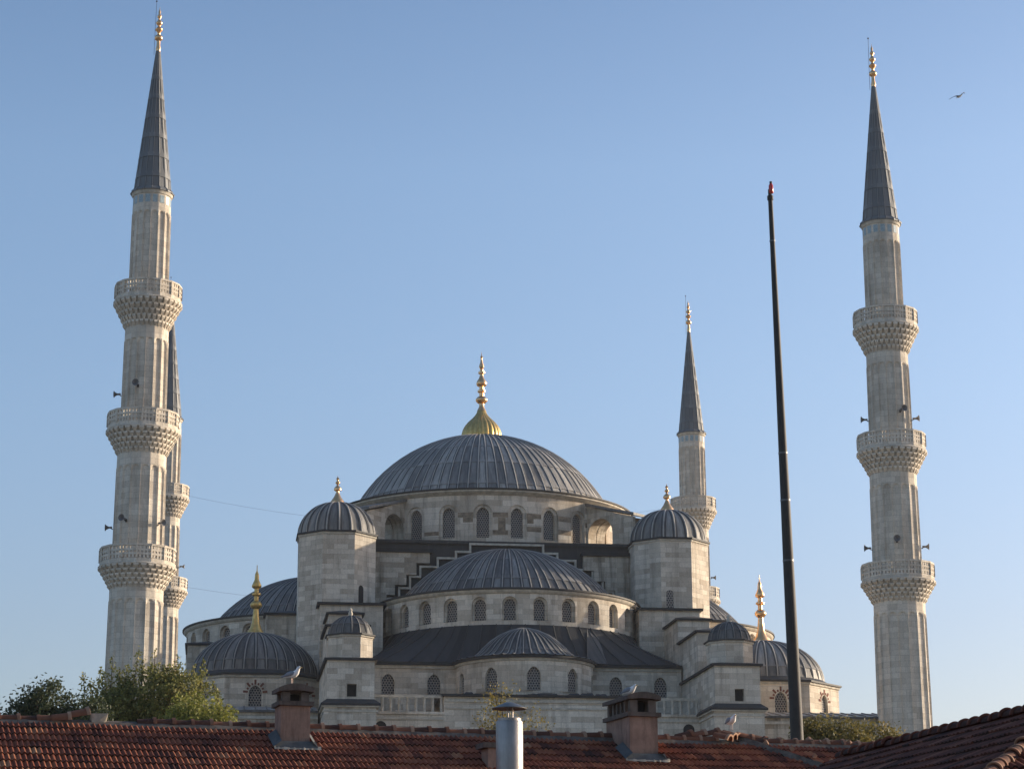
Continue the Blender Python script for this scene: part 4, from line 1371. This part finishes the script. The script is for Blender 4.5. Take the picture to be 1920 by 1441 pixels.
q1 = chimney(5.10, 1.05, 0.565, 0.52, 4.86, 5.28, 1, 'left chimney with pinkish brown render and curved concrete cap')
q2 = chimney(12.14, 1.17, 0.60, 1.28, 4.87, 5.36, 5, 'right long chimney with slotted hood and curved concrete cap')

# ---- steel flue and stub behind it
FX, FY = -0.07, 38.5
fl = MB()
fl.lathe([(0.236, 2.0), (0.236, 3.2), (0.241, 3.205), (0.241, 3.26), (0.236, 3.265), (0.236, 4.165), (0.228, 4.185), (0.205, 4.19), (0.205, 4.235), (0.198, 4.236), (0.19, 4.1)], 40, (FX, FY))
flue = BH(fl, 'flue', M['steel'], None, 30)
flue['label'] = 'shiny round steel flue with a conical rain cap'
mb = MB(); mb.lathe([(0.302, 4.40), (0.305, 4.412), (0.17, 4.475), (0.06, 4.515), (0.0, 4.52)], 36, (FX, FY)); mb.lathe([(0.0, 4.43), (0.302, 4.40)], 36, (FX, FY))
BH(mb, 'rain_cap', M['steel_cap'], flue, 40)
for a in (-70, 60, 180):
    mb = MB(); c = (FX + 0.19 * cos(radians(a)) * 0.3 + 0.03, FY + 0.19 * sin(radians(a)) * 0.3)
    mb.lathe([(0.013, 4.15), (0.013, 4.44)], 8, c)
    BH(mb, 'cap_strut', M['steel'], flue, 40)
mb = MB(); o = P0 + E1 * 8.97 + DN * 1.9
mb.obox(Vector((o.x, o.y, 3.2)), E1 * 0.5, -FWD * 0.42, Vector((0, 0, 0.90)))
stub = BH(mb, 'chimney_stub', M['render'])
mb = MB()
mb.obox(Vector((o.x, o.y, 4.102)) - E1 * 0.11 + FWD * 0.05, E1 * 0.66, -FWD * 0.5, Vector((0, 0, 0.10)))
BH(mb, 'stub_cap', M['concrete'], stub)

# ================================================================== SECOND HOUSE (dark roof, lower right)
EP = Vector((4.60, 31.3, 2.86)); AP = Vector((6.32, 24.72, 2.87))
RD = (AP - EP).normalized()                          # along the ridge, towards the camera
PL = Vector((RD.y, -RD.x, 0)); PL = PL if PL.x < 0 else -PL
S2 = radians(25)
DL = PL * cos(S2) + Vector((0, 0, -sin(S2)))
NL_ = RD.cross(DL).normalized(); NL_ = NL_ if NL_.z > 0 else -NL_
house2 = empty('dark_roof_house', (EP.lerp(AP, 0.5) + Vector((0, 0, -2.95 - 4.5))), 0,
    'nearer house at the lower right with dark shaded tile roof and a lumpy ridge', 'house')
HI2 = Matrix.Translation(house2.location).inverted()
def BH2(mb, name, m, parent=None, smooth=None):
    mb.v = [tuple(HI2 @ Vector(p)) for p in mb.v]
    return mb.build(name, m, parent or house2, smooth)
DF = RD * cos(S2) + Vector((0, 0, -sin(S2)))         # front slope, down towards the camera
hipd = (PL + RD).normalized()
def left_of_hip(p):
    d = p - AP
    return d.dot(RD) < max(0.0, d.dot(PL)) + 0.001
mb = MB()
LR = (AP - EP).length
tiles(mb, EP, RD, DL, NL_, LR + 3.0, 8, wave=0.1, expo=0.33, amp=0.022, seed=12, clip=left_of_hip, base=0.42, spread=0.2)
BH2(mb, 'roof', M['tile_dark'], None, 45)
PRt = -PL
NFt = (Vector((0, 0, 1)) * cos(S2) + RD * sin(S2)).normalized()
def front_ok(p):
    d = p - AP
    return d.dot(RD) >= abs(d.dot(PL)) - 0.02
mb = MB()
tiles(mb, AP + PL * 3.2, PRt, DF, NFt, 6.4, 9, wave=0.1, expo=0.33, amp=0.03, seed=13, clip=front_ok, base=0.5, spread=0.2)
BH2(mb, 'hip_roof', M['tile'], None, 45)
mb = MB()
DRt = PRt * cos(S2) + Vector((0, 0, -sin(S2)))
mb.add([EP, EP + DRt * 3.4, AP + DRt * 3.4, AP])
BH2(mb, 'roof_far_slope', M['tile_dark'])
mb = MB()
wz = 2.95 - 2.6 * math.tan(S2) - 0.1
ft = lambda a, b: EP + RD * a + PL * b
c4 = [ft(0.1, 2.5), ft(LR + 2.5, 2.5), ft(LR + 2.5, -2.6), ft(0.1, -2.6)]
for i in range(4):
    j = (i + 1) % 4
    mb.add([(c4[i].x, c4[i].y, -4.6), (c4[j].x, c4[j].y, -4.6), (c4[j].x, c4[j].y, wz), (c4[i].x, c4[i].y, wz)])
mb.add([(c4[0].x, c4[0].y, wz), (c4[3].x, c4[3].y, wz), tuple(EP + RD * 0.1 + Vector((0, 0, -0.06)))])
BH2(mb, 'wall', M['wall'])
x = 0.0
rt2 = rt0.copy(); COL.objects.link(rt2); rt2.data = variants[1].copy(); rt2.data.materials[0] = M['tile_dark']
put_ridge(rt2, EP + Vector((0, 0, 0.02)), RD, UPV, house2, HI2, 0.8)
dk = rt2.data
x = 0.285
while x < LR - 0.1:
    o = rt2.copy(); COL.objects.link(o)
    put_ridge(o, EP + RD * x + Vector((0, 0, 0.02 + rr.uniform(-0.01, 0.01))), RD + Vector((rr.uniform(-0.03, 0.03), 0, rr.uniform(-0.03, 0.03))), UPV, house2, HI2, 0.8)
    x += 0.285
hd = (hipd * cos(radians(18.3)) + Vector((0, 0, -sin(radians(18.3)))))
x = 0.1
while x < 3.6:
    o = rt2.copy(); COL.objects.link(o); o.data = variants[rr.choice((0, 1, 2))]
    put_ridge(o, AP + hd * x + Vector((0, 0, 0.03 + rr.uniform(-0.01, 0.02))), hd + Vector((rr.uniform(-0.05, 0.05), 0, rr.uniform(-0.04, 0.04))), UPV, house2, HI2, 0.62)
    x += 0.21

# ================================================================== LIGHT MAST
pb, pt = Vector((7.68, 60.0, 6.08)), Vector((7.483, 60.0, 21.56))
ax = (pt - pb) / (pt.z - pb.z)
zg = ground_z(7.7, 60)
foot = pb + ax * (zg - pb.z)
mast = empty('light_mast', foot, 0, 'tall dark tapering steel mast with a red beacon, leaning slightly left', 'mast')
def BM(mb, name, m, parent=None, smooth=None):
    return mb.build(name, m, parent or mast, smooth, tuple(foot))
mb = MB()
zs = [zg, 6.08, 8.5, 11.0, 14.0, 17.0, 20.0, 21.45]
rad = [0.21, 0.178, 0.165, 0.148, 0.122, 0.098, 0.075, 0.066]
mb.tube([pb + ax * (z - pb.z) for z in zs], rad, 12)
BM(mb, 'pole', M['steel_dark'], None, 40)
for z, r in ((10.9, 0.149), (13.95, 0.123), (12.6, 0.134), (20.2, 0.074)):
    mb = MB(); c = pb + ax * (z - pb.z)
    mb.tube([c - ax * 0.022, c + ax * 0.022], r + 0.01, 16)
    BM(mb, 'collar', M['steel_cap'], None, 40)
mb = MB(); c = pb + ax * (21.45 - pb.z)
mb.tube([c, c + ax * 0.12, c + ax * 0.125, c + ax * 0.17], [0.09, 0.09, 0.06, 0.05], 12)
mb.tube([c + Vector((-0.03, 0, 0.1)), c + Vector((-0.03, 0, 0.32))], 0.03, 8)
BM(mb, 'mast_head', M['steel_dark'], None, 40)
mb = MB(); c2 = c + Vector((0.03, 0, 0.2))
mb.tube([c2, c2 + Vector((0, 0, 0.02)), c2 + Vector((0, 0, 0.24)), c2 + Vector((0, 0, 0.30))], [0.055, 0.07, 0.066, 0.03], 12)
BM(mb, 'beacon', M['beacon'], None, 40)
mb = MB(); mb.tube([c2 + Vector((0, 0, 0.3)), c2 + Vector((0, 0, 0.36))], 0.04, 10); BM(mb, 'beacon_cap', M['steel_dark'], None, 40)

# ================================================================== TREES
def tree(name, label, cat, base, blobs, lm, nclus, per, leaf, shoots=(), spread=0.28, seed=1, trunk_r=0.16, tint=(0.2, 0.9), group=None, nbr=26):
    rnd = random.Random(seed)
    bx_, by_ = base
    gz = ground_z(bx_, by_)
    root = empty(name, (bx_, by_, gz), 0, label, cat, group)
    off = (bx_, by_, gz)
    cl = []
    wts = [b[3] * b[4] * b[5] for b in blobs]
    for _ in range(nclus):
        b = rnd.choices(blobs, wts)[0]
        while True:
            v = Vector((rnd.uniform(-1, 1), rnd.uniform(-1, 1), rnd.uniform(-1, 1)))
            if 0.2 < v.length < 1: break
        v = v.normalized() * (v.length ** 0.55)
        p = Vector((b[0] + v.x * b[3], b[1] + v.y * b[4], b[2] + v.z * b[5]))
        if noise.noise(p * 0.9 + Vector((seed, 0, 0))) < -0.22: continue
        cl.append((p, spread * rnd.uniform(0.6, 1.3)))
    lv = MB()
    def leaf_at(p, s, tn):
        a = Vector((rnd.gauss(0, 1), rnd.gauss(0, 1), rnd.gauss(0, 1))).normalized()
        b = a.orthogonal().normalized()
        b = (b * cos(rnd.uniform(0, 6.28)) + a.cross(b) * sin(rnd.uniform(0, 6.28))).normalized()
        c = a.cross(b) * 0.42
        lv.add([p - b * s * 0.5, p + c * s * 0.6, p + b * s * 0.55, p - c * s * 0.6], None, tn)
    for p, sp in cl:
        tb = rnd.uniform(*tint)
        for _ in range(per):
            gz_ = lambda q_: max(-1.6, min(1.6, rnd.gauss(0, 1))) * q_
            q = p + Vector((gz_(sp), gz_(sp), gz_(sp * 0.8)))
            leaf_at(q, leaf * rnd.uniform(0.7, 1.3), min(1, max(0, tb + rnd.uniform(-0.2, 0.2))))
    tk = MB()
    cz = min(b[2] - b[5] * 0.5 for b in blobs)
    crown0 = Vector((bx_ + rnd.uniform(-0.2, 0.2), by_, gz + (cz - gz) * 0.72))
    tk.tube([(bx_, by_, gz - 0.2), (bx_ + 0.06, by_ + 0.03, gz + (crown0.z - gz) * 0.5), tuple(crown0)], [trunk_r * 1.25, trunk_r, trunk_r * 0.8], 9)
    for p, sp in rnd.sample(cl, min(nbr, len(cl))):
        m1 = crown0.lerp(p, 0.5) + Vector((rnd.uniform(-0.3, 0.3), rnd.uniform(-0.3, 0.3), 0.25))
        tk.tube([crown0, m1, p], [trunk_r * 0.42, trunk_r * 0.24, 0.015], 5, 0.5, False)
    for (a, b, n) in shoots:
        a, b = Vector(a), Vector(b)
        mid = a.lerp(b, 0.5) + Vector((rnd.uniform(-0.12, 0.12), 0, 0))
        tk.tube([a, mid, b], [0.035, 0.022, 0.008], 5, 0.5, False)
        for k in range(n):
            t = rnd.random() ** 0.8
            p = (a.lerp(mid, t * 2) if t < 0.5 else mid.lerp(b, t * 2 - 1))
            w = 0.15 * (1.1 - 0.75 * t)
            leaf_at(p + Vector((rnd.gauss(0, w), rnd.gauss(0, w), rnd.gauss(0, 0.08))), leaf * rnd.uniform(0.8, 1.3), rnd.uniform(*tint))
    tk.build('trunk', M['bark'], root, 40, off)
    lv.build('crown', M[lm], root, None, off)
    return root

def shoots_for(x0, x1, y, z0, tops, n, seed):
    rnd = random.Random(seed); out = []
    for (x, zt) in tops:
        out.append(((x + rnd.uniform(-0.3, 0.3), y + rnd.uniform(-0.4, 0.4), z0), (x, y + rnd.uniform(-0.5, 0.5), zt), n))
    return out
tree('dark_tree', 'dark green bushy tree at the far left edge above the tile roof', 'tree', (-15.9, 75.0),
     [(-15.7, 75, 8.6, 0.95, 1.2, 0.95), (-16.6, 75, 8.3, 0.75, 1.0, 0.75), (-14.8, 75, 8.25, 0.75, 0.9, 0.75), (-15.6, 75, 7.5, 1.9, 1.4, 1.2), (-17.1, 75, 7.95, 0.5, 0.8, 0.55), (-14.1, 75, 8.2, 0.5, 0.8, 0.6)], 'leaf_dark', 820, 34, 0.12, seed=2, spread=0.2)
tops = [(-15.7, 10.6), (-15.45, 10.25), (-15.1, 10.75), (-14.85, 10.4), (-14.6, 11.05), (-14.3, 10.6), (-13.7, 11.4), (-13.45, 10.95), (-13.0, 11.2), (-12.75, 10.8), (-12.2, 11.15), (-11.7, 10.8), (-11.35, 10.55), (-10.9, 10.2), (-14.0, 10.7), (-15.3, 9.6), (-12.4, 10.6), (-13.2, 10.7), (-12.0, 10.6), (-11.2, 10.9), (-10.7, 9.7)]
tree('leafy_tree', 'tall olive green tree with upright leafy shoots in front of the left minaret', 'tree', (-12.9, 80.0),
     [(-13.1, 80, 9.55, 1.25, 1.3, 1.15), (-12.2, 80, 9.4, 1.25, 1.3, 1.2), (-14.1, 80, 8.9, 0.9, 1.2, 1.0), (-11.4, 80, 8.9, 0.8, 1.0, 1.0), (-13.0, 80, 7.9, 2.4, 1.5, 1.3), (-15.1, 80, 8.9, 0.75, 0.6, 1.0), (-14.3, 80.2, 9.7, 0.6, 0.6, 0.75)], 'leaf_mid', 1300, 30, 0.125,
     shoots_for(0, 0, 80.0, 8.7, tops, 110, 5), seed=3, spread=0.2, tint=(0.15, 0.95))
tree('young_tree', 'yellow green young tree low beside the left chimney, right of the leafy tree', 'tree', (-10.1, 72.0),
     [(-10.3, 72, 7.95, 0.8, 0.9, 0.65), (-9.6, 72, 7.75, 0.5, 0.8, 0.65), (-10.0, 72, 7.4, 1.15, 1.0, 0.6), (-10.9, 72, 7.7, 0.5, 0.8, 0.65)], 'leaf_lime', 360, 30, 0.115, shoots_for(0, 0, 72, 7.6, [(-9.3, 8.45), (-9.55, 8.3), (-10.2, 8.6)], 50, 4), seed=5, spread=0.19, tint=(0.2, 1.0))
tree('sparse_tree', 'sparse yellowing sapling behind the steel flue', 'tree', (-0.1, 62.0),
     [(-0.15, 62, 7.4, 0.65, 0.7, 0.32), (-0.35, 62, 6.9, 0.6, 0.7, 0.4), (0.25, 62, 6.7, 0.85, 0.7, 0.5), (-0.6, 62, 6.45, 0.45, 0.6, 0.35)], 'leaf_gold', 230, 10, 0.075, seed=8, spread=0.17, trunk_r=0.045, nbr=18)
tree('round_bush', 'olive bush beside the foot of the light mast', 'bush', (9.35, 65.0),
     [(9.15, 65, 6.7, 0.72, 0.9, 0.6), (9.75, 65, 6.6, 0.6, 0.8, 0.58), (9.5, 65, 6.0, 1.15, 1.0, 0.8), (8.65, 65, 6.4, 0.35, 0.7, 0.5)], 'leaf_olive', 420, 30, 0.10, seed=11, spread=0.16, tint=(0.2, 0.8), group='olive bushes on the right')
tree('round_bush', 'olive bush in front of the foot of the right minaret', 'bush', (10.95, 66.0),
     [(10.85, 66, 6.5, 0.62, 0.8, 0.52), (11.4, 66, 6.25, 0.5, 0.8, 0.5), (11.0, 66, 5.8, 1.1, 1.0, 0.7), (10.3, 66, 6.2, 0.5, 0.8, 0.45)], 'leaf_olive', 380, 30, 0.10, seed=12, spread=0.16, tint=(0.25, 0.9), group='olive bushes on the right')

# ================================================================== GULLS
def loft(mb, rings, n=12, tint=0.5):
    """rings: (x, y, z, half width, half height); oriented across the path"""
    rows = []
    P = [Vector(r[:3]) for r in rings]
    for i, r in enumerate(rings):
        d = (P[min(i + 1, len(P) - 1)] - P[max(i - 1, 0)]).normalized()
        side = Vector((0, 1, 0)); up = d.cross(side).normalized() * -1
        if up.z < 0 and abs(d.x) > 0.2: up = -up
        rows.append([tuple(P[i] + side * cos(2 * pi * k / n) * r[3] + up * sin(2 * pi * k / n) * r[4]) for k in range(n)])
    mb.grid(rows, None, tint, True)
    mb.add(rows[0][::-1]); mb.add(rows[-1])

def gull(loc, rz, label, legs=True, sc=1.0, hunched=False):
    root = empty('seagull', loc, rz, label, 'seagull', 'seagulls')
    root.scale = (sc, sc, sc)
    h = 0.13 if legs else 0.03
    hz = -0.05 if hunched else 0.0
    body = MB()
    loft(body, [(-0.27, 0, h + 0.045, 0.012, 0.008), (-0.2, 0, h + 0.06, 0.035, 0.022), (-0.1, 0, h + 0.085, 0.07, 0.06), (0.0, 0, h + 0.105, 0.088, 0.083), (0.08, 0, h + 0.13, 0.085, 0.085), (0.135, 0, h + 0.17, 0.068, 0.07),
                (0.16, 0, h + 0.215 + hz * 0.6, 0.05, 0.052), (0.175, 0, h + 0.25 + hz, 0.046, 0.047), (0.195, 0, h + 0.278 + hz, 0.045, 0.042), (0.222, 0, h + 0.288 + hz, 0.036, 0.034), (0.24, 0, h + 0.287 + hz, 0.02, 0.02)])
    bo = body.build('body', M['white_f'], root, 60)
    mb = MB(); mb.tube([(0.235, 0, h + 0.287 + hz), (0.275, 0, h + 0.282 + hz), (0.297, 0, h + 0.268 + hz)], [0.016, 0.012, 0.003], 8); mb.build('bill', M['bill'], root, 50)
    for s in (-1, 1):
        mb = MB(); mb.lathe([(0.0, h + 0.288 + hz), (0.006, h + 0.294 + hz), (0.0, h + 0.30 + hz)], 6, (0.215, s * 0.037)); mb.build('eye', M['dark'], root, 60)
        w = MB()
        loft(w, [(-0.33, s * 0.015, h + 0.07, 0.008, 0.008), (-0.22, s * 0.045, h + 0.085, 0.018, 0.022), (-0.1, s * 0.075, h + 0.115, 0.024, 0.05), (0.0, s * 0.088, h + 0.135, 0.024, 0.062), (0.07, s * 0.08, h + 0.15, 0.02, 0.05), (0.105, s * 0.068, h + 0.16, 0.008, 0.015)])
        w.build('wing', M['grey_f'], root, 60)
        if legs:
            mb = MB(); mb.tube([(0.0, s * 0.03, h + 0.05), (-0.005, s * 0.03, 0.07), (0.005, s * 0.03, 0.012)], [0.014, 0.009, 0.009], 7)
            mb.tube([(0.0, s * 0.03, 0.008), (0.055, s * 0.03, 0.006)], [0.01, 0.006], 6); mb.tube([(0.0, s * 0.03, 0.008), (0.045, s * 0.05, 0.006)], [0.008, 0.005], 6); mb.tube([(0.0, s * 0.03, 0.008), (0.045, s * 0.01, 0.006)], [0.008, 0.005], 6)
            mb.build('leg', M['leg'], root, 50)
    return root
p = q1(0.22, 0.1, 5.31)
gull((p.x, p.y, 5.275), radians(-25), 'white and grey seagull standing on the left chimney cap', True, 0.75)
p = q2(0.19, 0.45, 5.37)
gull((p.x, p.y, 5.325), radians(-45), 'seagull sitting low on the long right chimney cap', False, 0.75, True)
p = P0 + E1 * 14.83 + FWD * -0.02
gull((p.x, p.y, P0.z + 0.265), radians(-68), 'seagull standing on the heaped ridge tiles right of the long chimney', True, 0.8, True)
# gull in flight
fg = empty('seagull', (30.59, 140.0, 57.45), radians(8), 'seagull flying high in the sky beside the right minaret', 'seagull', 'seagulls')
fg.rotation_euler = (radians(27), radians(0), radians(-62))
mb = MB()
loft(mb, [(-0.34, 0, 0.0, 0.05, 0.006), (-0.24, 0, 0.0, 0.04, 0.02), (-0.1, 0, 0.0, 0.075, 0.065), (0.04, 0, 0, 0.09, 0.085), (0.16, 0, 0.01, 0.07, 0.07), (0.22, 0, 0.02, 0.052, 0.052), (0.28, 0, 0.025, 0.048, 0.046), (0.32, 0, 0.022, 0.028, 0.028)])
mb.build('body', M['white_f'], fg, 60)
mb = MB(); mb.tube([(0.31, 0, 0.02), (0.37, 0, 0.01), (0.385, 0, 0.0)], [0.02, 0.013, 0.004], 8); mb.build('bill', M['bill'], fg, 50)
for s in (-1, 1):
    mb = MB()
    st = [(0.04, 0.06, 0.03, 0.13), (0.09, 0.28, 0.10, 0.12), (0.05, 0.46, 0.13, 0.095), (-0.06, 0.64, 0.11, 0.06), (-0.16, 0.78, 0.08, 0.02)]
    rows = []
    for x, y, z, c in st:
        rows.append([(x + c * cos(2 * pi * k / 10), s * y, z + 0.014 * sin(2 * pi * k / 10)) for k in range(10)])
    mb.grid(rows, None, 0.5, True, flip=s > 0); mb.add(rows[-1]); mb.add(rows[0])
    mb.build('wing', M['dark_f'], fg, 60)

# ================================================================== HAZE
hz = MB()
hz.box(-330, 330, -14, 420, -6.5, 110)
hm = bpy.data.materials.new('thin haze'); hm.use_nodes = True
hn = hm.node_tree; hn.nodes.clear()
ho = hn.nodes.new('ShaderNodeOutputMaterial'); hv = hn.nodes.new('ShaderNodeVolumePrincipled')
hv.inputs['Color'].default_value = (0.86, 0.90, 0.95, 1); hv.inputs['Density'].default_value = 0.00009; hv.inputs['Anisotropy'].default_value = 0.2
hn.links.new(hv.outputs[0], ho.inputs['Volume'])
tag(hz.build('haze', hm), kind='stuff')
